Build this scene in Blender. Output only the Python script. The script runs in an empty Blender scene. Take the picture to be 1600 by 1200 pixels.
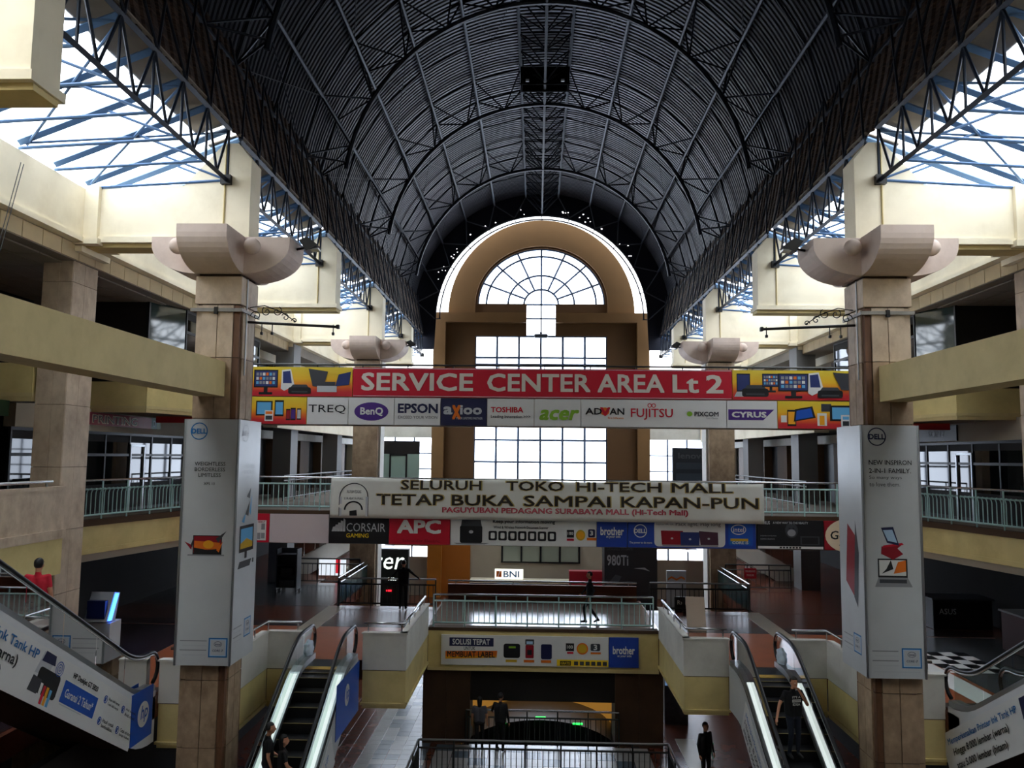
import bpy, bmesh, math, random
from mathutils import Vector, Matrix
random.seed(7)
S = bpy.context.scene
COL = S.collection
EYE = 9.05                       # height of the camera above the ground floor; all other heights below are given from eye level

# ------------------------------------------------------------------ camera
cam = bpy.data.cameras.new('camera'); cam_o = bpy.data.objects.new('camera', cam); COL.objects.link(cam_o)
cam.sensor_width = 36.0; cam.lens = 36.0 * 1250 / 1600; cam.clip_start = 0.1; cam.clip_end = 400
_y, _p, _r = math.radians(1.7885), math.radians(5.1926), math.radians(0.6)
_f = Vector((-math.sin(_y) * math.cos(_p), math.cos(_y) * math.cos(_p), math.sin(_p)))
_rt = Vector((math.cos(_y), math.sin(_y), 0)); _up = _rt.cross(_f)
_r2 = _rt * math.cos(_r) + _up * math.sin(_r); _u2 = -_rt * math.sin(_r) + _up * math.cos(_r)
_m = Matrix((_r2, _u2, -_f)).transposed().to_4x4(); _m.translation = Vector((-0.25, 0, EYE))
cam_o.matrix_world = _m
S.camera = cam_o

# ------------------------------------------------------------------ overcast daylight
w = bpy.data.worlds.new('overcast_sky'); S.world = w; w.use_nodes = True
bg = w.node_tree.nodes['Background']; bg.inputs[0].default_value = (0.90, 0.95, 1.0, 1); bg.inputs[1].default_value = 1.0
S.view_settings.view_transform = 'Standard'; S.view_settings.look = 'None'
S.view_settings.gamma = 1.0; S.view_settings.use_curve_mapping = False
S.view_settings.exposure = 3.05
S.cycles.max_bounces = 10; S.cycles.diffuse_bounces = 5; S.cycles.transparent_max_bounces = 24
S.cycles.sample_clamp_indirect = 6.0

# ------------------------------------------------------------------ helpers
def lin(h):
    h = h.lstrip('#'); c = [int(h[i:i + 2], 16) / 255 for i in (0, 2, 4)]
    return [x / 12.92 if x <= 0.04045 else ((x + 0.055) / 1.055) ** 2.4 for x in c]
MATS = {}
def M(name, hx='808080', rough=0.6, metal=0.0, var=0.0, scale=2.0, dirt=None, dscale=0.5, damt=0.5, bump=0.0, emit=0.0, spec=0.4, stretch=None):
    if name in MATS: return MATS[name]
    m = bpy.data.materials.new(name); m.use_nodes = True; MATS[name] = m
    nt = m.node_tree; b = nt.nodes['Principled BSDF']; c = lin(hx)
    b.inputs['Base Color'].default_value = (*c, 1); b.inputs['Roughness'].default_value = rough; b.inputs['Metallic'].default_value = metal
    b.inputs['Specular IOR Level'].default_value = spec
    if emit:
        b.inputs['Emission Color'].default_value = (*c, 1); b.inputs['Emission Strength'].default_value = emit
    if var or dirt or bump:
        g = nt.nodes.new('ShaderNodeNewGeometry'); src = g.outputs['Position']
        if stretch:
            mp = nt.nodes.new('ShaderNodeMapping'); mp.inputs['Scale'].default_value = stretch
            nt.links.new(src, mp.inputs['Vector']); src = mp.outputs[0]
        n = nt.nodes.new('ShaderNodeTexNoise'); n.inputs['Scale'].default_value = scale; n.inputs['Detail'].default_value = 5
        nt.links.new(src, n.inputs['Vector'])
        r = nt.nodes.new('ShaderNodeValToRGB'); r.color_ramp.elements[0].position = 0.3; r.color_ramp.elements[1].position = 0.7
        r.color_ramp.elements[0].color = (*[x * (1 - var) for x in c], 1); r.color_ramp.elements[1].color = (*[min(1, x * (1 + var * 0.6)) for x in c], 1)
        nt.links.new(n.outputs['Fac'], r.inputs['Fac']); out = r.outputs['Color']
        if dirt:
            n2 = nt.nodes.new('ShaderNodeTexNoise'); n2.inputs['Scale'].default_value = dscale; n2.inputs['Detail'].default_value = 7; n2.inputs['Roughness'].default_value = 0.65
            nt.links.new(src, n2.inputs['Vector'])
            r2 = nt.nodes.new('ShaderNodeValToRGB'); r2.color_ramp.elements[0].position = 0.45; r2.color_ramp.elements[1].position = 0.75
            r2.color_ramp.elements[0].color = (0, 0, 0, 1); r2.color_ramp.elements[1].color = (damt, damt, damt, 1)
            nt.links.new(n2.outputs['Fac'], r2.inputs['Fac'])
            mx = nt.nodes.new('ShaderNodeMixRGB'); nt.links.new(r2.outputs['Color'], mx.inputs['Fac']); nt.links.new(out, mx.inputs[1]); mx.inputs[2].default_value = (*lin(dirt), 1); out = mx.outputs[0]
        nt.links.new(out, b.inputs['Base Color'])
        if bump:
            bp = nt.nodes.new('ShaderNodeBump'); bp.inputs['Strength'].default_value = bump; bp.inputs['Distance'].default_value = 0.02
            nt.links.new(n.outputs['Fac'], bp.inputs['Height']); nt.links.new(bp.outputs[0], b.inputs['Normal'])
    return m
def see_through(name, tint, gloss=0.08, rough=0.02, diff=None, damt=0.0):
    m = bpy.data.materials.new(name); m.use_nodes = True; MATS[name] = m; nt = m.node_tree
    for n in list(nt.nodes):
        if n.type != 'OUTPUT_MATERIAL': nt.nodes.remove(n)
    o = [n for n in nt.nodes if n.type == 'OUTPUT_MATERIAL'][0]
    t = nt.nodes.new('ShaderNodeBsdfTransparent'); t.inputs[0].default_value = (*lin(tint), 1); last = t.outputs[0]
    if diff:
        d = nt.nodes.new('ShaderNodeBsdfTranslucent'); d.inputs[0].default_value = (*lin(diff), 1)
        mx = nt.nodes.new('ShaderNodeMixShader'); mx.inputs[0].default_value = damt; nt.links.new(last, mx.inputs[1]); nt.links.new(d.outputs[0], mx.inputs[2]); last = mx.outputs[0]
    if gloss:
        gl = nt.nodes.new('ShaderNodeBsdfGlossy'); gl.inputs['Roughness'].default_value = rough
        fr = nt.nodes.new('ShaderNodeFresnel'); fr.inputs[0].default_value = 1.0 + gloss * 6
        mx = nt.nodes.new('ShaderNodeMixShader'); nt.links.new(fr.outputs[0], mx.inputs[0]); nt.links.new(last, mx.inputs[1]); nt.links.new(gl.outputs[0], mx.inputs[2]); last = mx.outputs[0]
    nt.links.new(last, o.inputs[0]); return m

def wloc(o):
    v = Vector((0, 0, 0))
    while o: v = v + o.location; o = o.parent
    return v
def add(o, parent=None):
    COL.objects.link(o)
    if parent is not None:
        o.location = o.location - wloc(parent); o.parent = parent
    return o
def tag(o, label=None, cat=None, group=None, kind=None):
    if label: o['label'] = label
    if cat: o['category'] = cat
    if group: o['group'] = group
    if kind: o['kind'] = kind
    return o
def thing(name, label, cat, loc=(0, 0, 0), group=None):
    o = bpy.data.objects.new(name, None); o.empty_display_size = 0.2; o.location = loc; COL.objects.link(o)
    return tag(o, label, cat, group)
def mo(name, vs, fs, mat, parent=None, origin=None, smooth=False):
    """mesh from world coordinates; mat may be a list with per-face index in fs as (face, idx)"""
    vs = [Vector(v) for v in vs]
    if origin is None:
        lo = Vector((min(v.x for v in vs), min(v.y for v in vs), min(v.z for v in vs))); hi = Vector((max(v.x for v in vs), max(v.y for v in vs), max(v.z for v in vs)))
        origin = (lo + hi) / 2
    origin = Vector(origin)
    me = bpy.data.meshes.new(name)
    if isinstance(mat, (list, tuple)):
        idx = [f[1] for f in fs]; fs = [f[0] for f in fs]
    else: idx = None; mat = [mat]
    me.from_pydata([v - origin for v in vs], [], fs)
    for m in mat: me.materials.append(m)
    if idx: me.polygons.foreach_set('material_index', idx)
    if smooth: me.polygons.foreach_set('use_smooth', [True] * len(me.polygons))
    me.update()
    o = bpy.data.objects.new(name, me); o.location = origin
    return add(o, parent)
BOXC = {}
def box(name, x0, x1, y0, y1, z0, z1, mat, parent=None, bev=0.0):
    x0, x1 = sorted((x0, x1)); y0, y1 = sorted((y0, y1)); z0, z1 = sorted((z0, z1))
    d = (round(x1 - x0, 4), round(y1 - y0, 4), round(z1 - z0, 4)); key = (d, mat.name, bev)
    if key not in BOXC:
        bm = bmesh.new(); bmesh.ops.create_cube(bm, size=1.0); bmesh.ops.scale(bm, vec=d, verts=bm.verts)
        if bev: bmesh.ops.bevel(bm, geom=bm.edges[:], offset=bev, segments=1, affect='EDGES')
        me = bpy.data.meshes.new(name); bm.to_mesh(me); bm.free(); me.materials.append(mat); BOXC[key] = me
    o = bpy.data.objects.new(name, BOXC[key]); o.location = ((x0 + x1) / 2, (y0 + y1) / 2, (z0 + z1) / 2)
    return add(o, parent)
BARC = {}
def bar(p, q, r, mat, parent=None, name='bar', n=6):
    p = Vector(p); q = Vector(q); key = (mat.name, n)
    if key not in BARC:
        bm = bmesh.new(); bmesh.ops.create_cone(bm, cap_ends=True, segments=n, radius1=1, radius2=1, depth=1)
        me = bpy.data.meshes.new(name); bm.to_mesh(me); bm.free(); me.materials.append(mat)
        if n > 6: me.polygons.foreach_set('use_smooth', [len(f.vertices) == 4 for f in me.polygons])
        BARC[key] = me
    d = q - p; o = bpy.data.objects.new(name, BARC[key]); o.location = (p + q) / 2
    o.rotation_mode = 'QUATERNION'; o.rotation_quaternion = Vector((0, 0, 1)).rotation_difference(d.normalized()) if d.length > 1e-6 else (1, 0, 0, 0)
    k = 1.414 if n == 4 else 1.0
    o.scale = (r * k, r * k, d.length)
    return add(o, parent)
def tubeverts(pts, r, n=8, closed=False, sx=1.0):
    """rings along a polyline; returns verts, faces"""
    pts = [Vector(p) for p in pts]; vs, fs = [], []; N = len(pts); prev = None
    for i, p in enumerate(pts):
        a = pts[i - 1] if i > 0 else (pts[-1] if closed else p); b = pts[(i + 1) % N] if (i < N - 1 or closed) else p
        t = (b - a).normalized()
        ref = Vector((1, 0, 0)) if abs(t.x) < 0.9 else Vector((0, 0, 1))
        if prev is not None:
            u = (prev - t * prev.dot(t))
            u = u.normalized() if u.length > 1e-4 else t.cross(ref).normalized()
        else: u = t.cross(ref).normalized()
        prev = u; v = t.cross(u); rr = r[i] if isinstance(r, (list, tuple)) else r
        for k in range(n):
            an = 2 * math.pi * k / n; vs.append(p + (u * math.cos(an) + v * math.sin(an) * sx) * rr)
    for i in range(N if closed else N - 1):
        for k in range(n):
            a = i * n + k; b = i * n + (k + 1) % n; c = ((i + 1) % N) * n + (k + 1) % n; d = ((i + 1) % N) * n + k
            fs.append((a, b, c, d))
    if not closed:
        fs.append(tuple(range(n - 1, -1, -1))); fs.append(tuple(range((N - 1) * n, N * n)))
    return vs, fs
def tube(name, pts, r, mat, parent=None, n=8, closed=False):
    vs, fs = tubeverts(pts, r, n, closed); return mo(name, vs, fs, mat, parent, smooth=True)
def prism(name, pts, axis, a0, a1, mat, parent=None):
    """polygon in the plane across axis, drawn out from a0 to a1; pts=(x,z) for 'y', (y,z) for 'x', (x,y) for 'z'"""
    n = len(pts); f = {'y': lambda p, a: (p[0], a, p[1]), 'x': lambda p, a: (a, p[0], p[1]), 'z': lambda p, a: (p[0], p[1], a)}[axis]
    vs = [f(p, a0) for p in pts] + [f(p, a1) for p in pts]
    fs = [tuple(range(n)), tuple(range(2 * n - 1, n - 1, -1))] + [(i, i + n, (i + 1) % n + n, (i + 1) % n) for i in range(n)]
    o = mo(name, vs, fs, mat, parent)
    bm = bmesh.new(); bm.from_mesh(o.data); bmesh.ops.recalc_face_normals(bm, faces=bm.faces); bm.to_mesh(o.data); bm.free()
    return o
def plate(name, loops, y0, y1, mat, parent=None):
    """upright plate facing -Y cut from (x,z) outlines, the later loops being holes"""
    cu = bpy.data.curves.new(name, 'CURVE'); cu.dimensions = '2D'; cu.fill_mode = 'BOTH'; cu.extrude = abs(y1 - y0) / 2
    for lp in loops:
        sp = cu.splines.new('POLY'); sp.points.add(len(lp) - 1); sp.use_cyclic_u = True
        for k, (x, z) in enumerate(lp): sp.points[k].co = (x, z, 0, 1)
    tmp = bpy.data.objects.new(name, cu); me = bpy.data.meshes.new_from_object(tmp); bpy.data.objects.remove(tmp)
    for v in me.vertices: v.co = Vector((v.co.x, -v.co.z, v.co.y))
    me.materials.clear(); me.materials.append(mat)
    o = bpy.data.objects.new(name, me); o.location = (0, (y0 + y1) / 2, 0)
    return add(o, parent)
# ------------------------------------------------------------------ flat print on boards
TXT = {}
def txt(s, bold=0.0):
    k = (s, bold); bo = bold * .6
    if k not in TXT:
        cu = bpy.data.curves.new('t', 'FONT'); cu.body = s; cu.resolution_u = 2
        tmp = bpy.data.objects.new('t', cu); me = bpy.data.meshes.new_from_object(tmp); bpy.data.objects.remove(tmp)
        vs = [(v.co.x, v.co.y) for v in me.vertices]; fs = [tuple(p.vertices) for p in me.polygons]
        x0 = min(v[0] for v in vs); x1 = max(v[0] for v in vs); y0 = min(v[1] for v in vs); y1 = max(v[1] for v in vs)
        out, of = [], []; n = len(vs)          # heavier strokes: the outline printed again slightly shifted
        sh = [(0, 0)] if bo <= 0 else [(0, 0), (-bo, -bo), (bo, bo), (-bo, bo), (bo, -bo)]
        for i, (dx, dy) in enumerate(sh):
            out += [((v[0] + dx - x0) / (x1 - x0), (v[1] + dy - y0) / (y1 - y0), .06 * i) for v in vs]; of += [tuple(j + i * n for j in f) for f in fs]
        TXT[k] = (out, of, (x1 - x0) / (y1 - y0))
    return TXT[k]
class Board:
    """a board of size w x h; (u,v) measured from its lower left corner as one reads it"""
    def __init__(s, name, O, u, v, w, h, mat, label=None, cat='sign', parent=None, depth=0.06, group=None):
        s.O = Vector(O); s.u = Vector(u).normalized(); s.v = Vector(v).normalized(); s.n = s.u.cross(s.v); s.w = w; s.h = h
        c = [s.P(0, 0), s.P(w, 0), s.P(w, h), s.P(0, h)]; d = s.n * depth
        vs = c + [p - d for p in c]
        fs = [(0, 1, 2, 3), (7, 6, 5, 4), (0, 4, 5, 1), (1, 5, 6, 2), (2, 6, 7, 3), (3, 7, 4, 0)]
        s.o = mo(name, vs, fs, mat, parent)
        if label and parent is None: tag(s.o, label, cat, group)
        elif label: tag(s.o, label)
    def P(s, u, v, l=0): return s.O + s.u * u + s.v * v + s.n * (0.004 * l)
    def text(s, t, u0, v0, w, h, mat, bold=0.02, l=3, name='lettering', skew=0.0):
        vs, fs, ar = txt(t, bold)
        if w is None: w = h * ar
        return mo(name, [s.P(u0 + x * w + skew * y * h, v0 + y * h, l + q) for x, y, q in vs], fs, mat, s.o)
    def ctext(s, t, uc, v0, h, mat, bold=0.02, l=3, wmax=None, name='lettering'):
        ar = txt(t, bold)[2]; w = h * ar
        if wmax and w > wmax: w = wmax
        return s.text(t, uc - w / 2, v0, w, h, mat, bold, l, name)
    def pic(s, polys, l=1, name='printed_picture', label=None):
        """several coloured patches printed as one picture: [(points, material)]"""
        vs, fs, ms = [], [], []
        for k, (pts, m) in enumerate(polys):
            if m not in ms: ms.append(m)
            b = len(vs); vs += [s.P(p[0], p[1], l + 0.12 * k) for p in pts]; fs.append((tuple(range(b, len(vs))), ms.index(m)))
        o = mo(name, vs, fs, ms, s.o)
        if label: tag(o, label)
        return o
    def ring(s, uc, vc, r, t, mat, l=2, name='logo_ring', n=32, ar=1.0):
        vs, fs = [], []
        for k in range(n):
            a = 2 * math.pi * k / n
            vs += [s.P(uc + r * ar * math.cos(a), vc + r * math.sin(a), l), s.P(uc + (r * ar - t) * math.cos(a), vc + (r - t) * math.sin(a), l)]
        for k in range(n):
            j = (k + 1) % n; fs.append((2 * k, 2 * j, 2 * j + 1, 2 * k + 1))
        return mo(name, vs, fs, mat, s.o)
def R(u0, v0, u1, v1): return [(u0, v0), (u1, v0), (u1, v1), (u0, v1)]
def E(uc, vc, ru, rv, n=28): return [(uc + ru * math.cos(2 * math.pi * k / n), vc + rv * math.sin(2 * math.pi * k / n)) for k in range(n)]
def RR(u0, v0, u1, v1, r, n=4):
    out = []
    for cx, cy, a0 in ((u1 - r, v1 - r, 0), (u0 + r, v1 - r, 90), (u0 + r, v0 + r, 180), (u1 - r, v0 + r, 270)):
        for k in range(n + 1):
            a = math.radians(a0 + 90 * k / n); out.append((cx + r * math.cos(a), cy + r * math.sin(a)))
    return out
def flat(name, hx='808080', rough=0.45): return M('print_' + name, hx, rough)

# ------------------------------------------------------------------ materials
cream = M('cream_paint', 'f4ead0', 0.7, var=0.05, scale=1.2, dirt='b8a67c', dscale=0.7, damt=0.35)
yellow = M('yellow_ochre_paint', 'dcc98a', 0.65, var=0.08, scale=1.5, dirt='8f7a48', dscale=0.8, damt=0.35)
olive = M('beam_yellow_paint', 'd3c08a', 0.7, var=0.06, scale=2.0, dirt='6e5c38', dscale=1.6, damt=0.2)
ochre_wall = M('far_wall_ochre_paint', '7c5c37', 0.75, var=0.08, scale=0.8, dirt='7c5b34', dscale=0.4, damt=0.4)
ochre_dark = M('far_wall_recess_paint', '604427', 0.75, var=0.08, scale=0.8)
orange = M('orange_lower_wall', 'b5701f', 0.6, var=0.1, scale=1.0)
whitep = M('white_parapet_paint', 'd9d7cf', 0.7, var=0.05, scale=1.0, dirt='9a968c', dscale=0.9, damt=0.4)
stone = M('travertine_stone', 'c6b29a', 0.6, var=0.13, scale=5.0, dirt='7d6048', dscale=2.2, damt=0.5, bump=0.12, stretch=(1, 1, 0.75))
stone2 = M('stained_travertine_stone', 'ad9478', 0.6, var=0.2, scale=6.0, dirt='573c28', dscale=1.3, damt=0.7, bump=0.12, stretch=(1, 1, 0.8))
rustst = M('rust_stained_stone', '74513a', 0.65, var=0.3, scale=3.0, dirt='2e1c12', dscale=2.0, damt=0.8, stretch=(2, 2, 0.35))
joint = M('dark_stone_joint', '4b3726', 0.9)
capm = M('mauve_capital_plaster', 'dcc9bd', 0.75, var=0.06, scale=2.0, dirt='8c7463', dscale=1.0, damt=0.5)
steel = M('blue_black_steel', '1b2433', 0.5, metal=0.3, var=0.15, scale=3)
steel_b = M('blue_painted_steel', '4f6f96', 0.5, metal=0.2, var=0.1, scale=3)
roofm = M('corrugated_metal', '3b3f4a', 0.42, metal=0.45, var=0.3, scale=0.8, stretch=(1, 3, 1))
rust = M('brown_corrugated_cladding', '2c1f1a', 0.7, var=0.5, scale=1.2, dirt='8a6f5c', dscale=6.0, damt=0.5, stretch=(1, 0.25, 3.0))
gable = M('gable_dark_sheet', '0e1326', 0.7)
eavem = M('eave_board', '8a8072', 0.8, var=0.2, scale=2)
ceil_m = M('grey_ceiling_panel', '8f877c', 0.85, var=0.12, scale=0.8)
soffit = M('soffit_plaster', 'a59a88', 0.85, var=0.08, scale=0.6)
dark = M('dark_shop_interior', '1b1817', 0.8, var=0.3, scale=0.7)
black = M('black_gloss', '0d0d10', 0.35)
rubber = M('black_rubber', '141518', 0.35)
chrome = M('stainless_steel', 'c9cccf', 0.22, metal=1.0)
alum = M('brushed_aluminium', 'a9adb0', 0.35, metal=0.9)
teal = M('teal_painted_steel', 'a3c4bf', 0.45, var=0.1, scale=4)
dkrail = M('dark_painted_steel', '2a2d2c', 0.45)
tealdk = M('dark_teal_glass_panel', '1f3a3a', 0.2)
tile_r = M('red_brown_floor_tile', '6a3a2a', 0.24, var=0.22, scale=1.5, spec=0.5)
tile_o = M('terracotta_floor_tile', '9a5638', 0.28, var=0.15, scale=1.5, spec=0.5)
tile_d = M('dark_plum_floor_tile', '2e2528', 0.25, var=0.15, scale=1.5)
tile_g = M('beige_floor_tile', 'a59a88', 0.3, var=0.1, scale=1.5)
tile_b = M('slate_blue_floor_tile', '5a6670', 0.22, var=0.2, scale=2.0)
tile_w = M('pale_grey_floor_tile', 'a8a6a3', 0.22, var=0.1, scale=2.0)
grey_fl = M('grey_floor_tile', '4d5054', 0.25, var=0.15, scale=0.8)
slabm = M('concrete_slab', '7c7368', 0.9, var=0.1, scale=1)
brownw = M('brown_wall_paint', '6f3f22', 0.7, var=0.15, scale=1)
white = M('white_board', 'd8d8d6', 0.4, var=0.02, scale=2)
silver = M('silver_vinyl', 'c3c6c8', 0.38, metal=0.15, var=0.04, scale=2)
wframe = M('white_window_bar', '5a6f92', 0.5)
glass_esc = see_through('escalator_glass', 'cfdcd6', 0.035)
glass_win = see_through('window_glass', 'f4f8ff', 0.05)
glass_dk = see_through('dark_shop_glass', '6f7d80', 0.1)
skyl = see_through('skylight_sheet', 'eef2f8', 0.0, diff='ffffff', damt=0.25)
def gradient(name, z0, z1, stops):
    m = bpy.data.materials.new(name); m.use_nodes = True; nt = m.node_tree; b = nt.nodes['Principled BSDF']; b.inputs['Roughness'].default_value = .45
    g = nt.nodes.new('ShaderNodeNewGeometry'); sp = nt.nodes.new('ShaderNodeSeparateXYZ'); mr = nt.nodes.new('ShaderNodeMapRange'); mr.inputs['From Min'].default_value = z0 + EYE; mr.inputs['From Max'].default_value = z1 + EYE
    r = nt.nodes.new('ShaderNodeValToRGB'); cr = r.color_ramp
    while len(cr.elements) < len(stops): cr.elements.new(0.5)
    for e, (p, h) in zip(cr.elements, stops): e.position = p; e.color = (*lin(h), 1)
    nt.links.new(g.outputs['Position'], sp.inputs[0]); nt.links.new(sp.outputs['Z'], mr.inputs['Value']); nt.links.new(mr.outputs[0], r.inputs['Fac']); nt.links.new(r.outputs[0], b.inputs['Base Color']); MATS[name] = m
    return m
lamp_w = M('lamp_white', 'f4faff', 0.4, emit=0.22)
# ================================================================== THE SETTING
A, B, Cz, D = -5.45, -9.05, -1.85, 1.75      # floor levels from the eye: first, ground, second, third
def slabs(name, rects, z0, z1, mat, polys=()):
    vs, fs = [], []
    def pr(pts):
        n = len(pts); b = len(vs)
        area = sum(pts[i][0] * pts[(i + 1) % n][1] - pts[(i + 1) % n][0] * pts[i][1] for i in range(n))
        if area < 0: pts = pts[::-1]
        vs.extend([(x, y, z0) for x, y in pts] + [(x, y, z1) for x, y in pts])
        fs.append(tuple(b + i for i in range(n - 1, -1, -1))); fs.append(tuple(b + n + i for i in range(n)))
        for i in range(n): fs.append((b + i, b + (i + 1) % n, b + n + (i + 1) % n, b + n + i))
    for x0, x1, y0, y1 in rects: pr([(x0, y0), (x1, y0), (x1, y1), (x0, y1)])
    for p in polys: pr(list(p))
    o = mo(name, vs, fs, mat); o['kind'] = 'structure'; return o
def both(rects): return [r for r in rects] + [(-x1, -x0, y0, y1) for x0, x1, y0, y1 in rects]
def bothp(ps): return list(ps) + [[(-x, y) for x, y in p] for p in ps]
YB, YF = -6.0, 53.0
fl_b = slabs('floor_ground', both([(-22, -3.5, YB, YF)]) + [(-3.5, 3.5, 23.2, 26.15), (-3.5, 3.5, 37, YF)], B - 0.4, B, tile_r)
slabs('floor_basement', [(-8, 8, YB, 37)], -13.9, -13.5, dark)
wb = slabs('wall_basement', [(-3.5, 3.5, 36.8, 37.0)], -13.5, B - 0.4, M('basement_ochre_glow', 'c98f3c', 0.7, emit=0.05))  # faint glow put into the wall colour in place of basement light
slabs('wall_void_sides', [(-3.7, -3.5, YB, 36.8), (3.5, 3.7, YB, 36.8)], -13.5, B - 0.4, dark)
fl_a = slabs('floor_first', both([(-22, -3.75, 21.75, 29.5), (-22, -7.45, 18.6, 21.75), (-22, -10.45, YB, 18.6), (-10.45, -8.8, 17.9, 18.6), (-22, -7.6, 29.5, 34.5), (-22, -9.5, 34.5, YF)]) + [(-3.75, 3.75, 26, 31.3)], A - 0.5, A, tile_r)
cpoly = [(-22, YB), (-11.05, YB), (-11.05, 17.9), (-12.0, 19.6), (-12.5, 21.2), (-11.5, 26.0), (-11.5, 31.3), (-10.2, 31.3), (-10.2, YF), (-22, YF)]
slabs('floor_second', [(-11.5, 11.5, 26, 31.3), (-11.05, 11.05, YB, 1.4)], Cz - 0.85, Cz, slabm, bothp([cpoly]))
dpoly = [(-22, YB), (-15, YB), (-15, 18.2), (-12.0, 18.2), (-12.0, 19.4), (-13.4, 19.4), (-13.4, 22.9), (-11.6, 22.9), (-11.0, 24.6), (-11.0, 31.3), (-10.5, 31.3), (-10.5, YF), (-22, YF)]
slabs('floor_third', [(-11.0, 11.0, 26, 31.3)], 1.2, D, slabm, bothp([dpoly]))
slabs('ceiling_third', both([(-22.4, -11.15, YB, YF)]), 4.5, 6.1, ceil_m)
for s, nm in ((-1, 'left'), (1, 'right')):
    t = thing('suspended_ceiling', 'grid of grey ceiling panels behind the %s eaves beam' % nm, 'ceiling', (s * 13, 16, 4.45))
    for i in range(6):
        for j in range(11): box('panel', s * (11.45 + .62 * i), s * (12.04 + .62 * i), 9.9 + 1.24 * j, 11.1 + 1.24 * j, 4.45, 4.485, ceil_m, t)
# shell of the building
box('wall_left', -22.4, -22, YB, YF, B, 4.5, whitep)['kind'] = 'structure'
box('wall_right', 22, 22.4, YB, YF, B, 4.5, whitep)['kind'] = 'structure'
box('wall_back', -22.4, 22.4, YB - 0.3, YB, -13.5, 17.4, cream)['kind'] = 'structure'
for s, nm in ((-1, 'left'), (1, 'right')):
    # masonry beside the great window, with a strip of daylight windows on each storey
    wl = box('wall_far_' + nm, s * 12.2, s * 22.4, YF, YF + 0.4, B, 6.1, soffit); wl['kind'] = 'structure'
    box('wall_far_%s_spandrel' % nm, s * 7.1, s * 12.2, YF, YF + 0.4, -5.9, -5.3, soffit)['kind'] = 'structure'
    box('wall_far_%s_base' % nm, s * 7.1, s * 12.2, YF, YF + 0.4, B, -6.6, soffit)['kind'] = 'structure'
    box('wall_far_%s_slab_edge' % nm, s * 7.1, s * 12.2, YF, YF + 0.4, -2.7, -1.9, whitep)['kind'] = 'structure'
    box('wall_far_%s_head' % nm, s * 7.1, s * 12.2, YF, YF + 0.4, 1.2, 2.2, whitep)['kind'] = 'structure'
    win = thing('window_%d' % (2 if s < 0 else 3), None, None, (s * 9.6, YF, -5.3)); win['kind'] = 'structure'
    for z0, z1 in ((-6.6, -5.9), (-5.3, -2.7), (-1.9, 1.2), (2.2, 5.6)):
        n = 4; wd = 5.1 / n
        for i in range(n + 1): box('window_bar', s * (7.1 + wd * i) - 0.05, s * (7.1 + wd * i) + 0.05, YF + 0.1, YF + 0.2, z0, z1, wframe, win)
        nz = max(1, round((z1 - z0) / 1.2))
        for k in range(nz):
            za = z0 + (z1 - z0) * k / nz; zb = z0 + (z1 - z0) * (k + 1) / nz
            if k: box('window_bar', s * 7.1, s * 12.2, YF + 0.1, YF + 0.2, za - 0.04, za + 0.04, wframe, win)
            for i in range(n): box('pane', s * (7.15 + wd * i), s * (7.05 + wd * (i + 1)), YF + 0.14, YF + 0.16, za, zb, glass_win, win)
# floor inlays on the first floor: pale strip, plum band, terracotta field by the escalators
for s in (-1, 1):
    box('tile_field', s * 3.85, s * 7.1, 21.8, 25.9, A, A + 0.004, tile_o, fl_a); box('tile_field', s * 7.72, s * 14, 18.7, 25.9, A, A + 0.004, tile_o, fl_a)
    box('tile_band', s * 7.1, s * 7.72, 21.8, 29.4, A, A + 0.006, tile_g, fl_a)
    box('tile_band', s * 3.85, s * 7.1, 25.9, 26.8, A, A + 0.005, tile_d, fl_a); box('tile_band', s * 7.72, s * 14, 25.9, 26.8, A, A + 0.005, tile_d, fl_a)
    box('tile_field', s * 7.7, s * 21.9, 29.3, 34.4, A, A + 0.004, grey_fl if s < 0 else tile_r, fl_a)
    box('tile_field', s * 10.6, s * 21.9, 18.7 if s > 0 else 15, 25.8, A + 0.002, A + 0.008, grey_fl if s > 0 else tile_d, fl_a)
box('tile_field', -3.7, 3.7, 26.05, 31.2, A, A + 0.004, M('bridge_floor_tile', '8d8078', 0.12, var=0.1, scale=1.5), fl_a)
# ground floor tiling seen beside the left escalator, laid piece by piece
for i in range(9):
    for j in range(30):
        x0 = -7.1 + 0.40 * i; y0 = 21.5 + 0.40 * j
        if x0 + 0.39 > -3.5: continue
        d = i if i < 9 else 0
        mt = tile_r if i < 4 else (tile_w if (i in (4, 7) or (j % 5 == 2)) else (tile_b if (i + j // 3) % 3 else tile_w))
        box('tile', x0, x0 + 0.385, y0, y0 + 0.385, B, B + 0.012, mt, fl_b)
for i in range(12):
    for j in range(5):
        x0 = -3.3 + 0.55 * i; y0 = 23.3 + 0.55 * j
        box('tile', x0, x0 + 0.535, y0, y0 + 0.535, B, B + 0.012, tile_w if (i + j) % 4 else tile_b, fl_b)
box('tile_band', 4.3, 4.9, 13, 27, B, B + 0.01, tile_g, fl_b)

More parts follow.
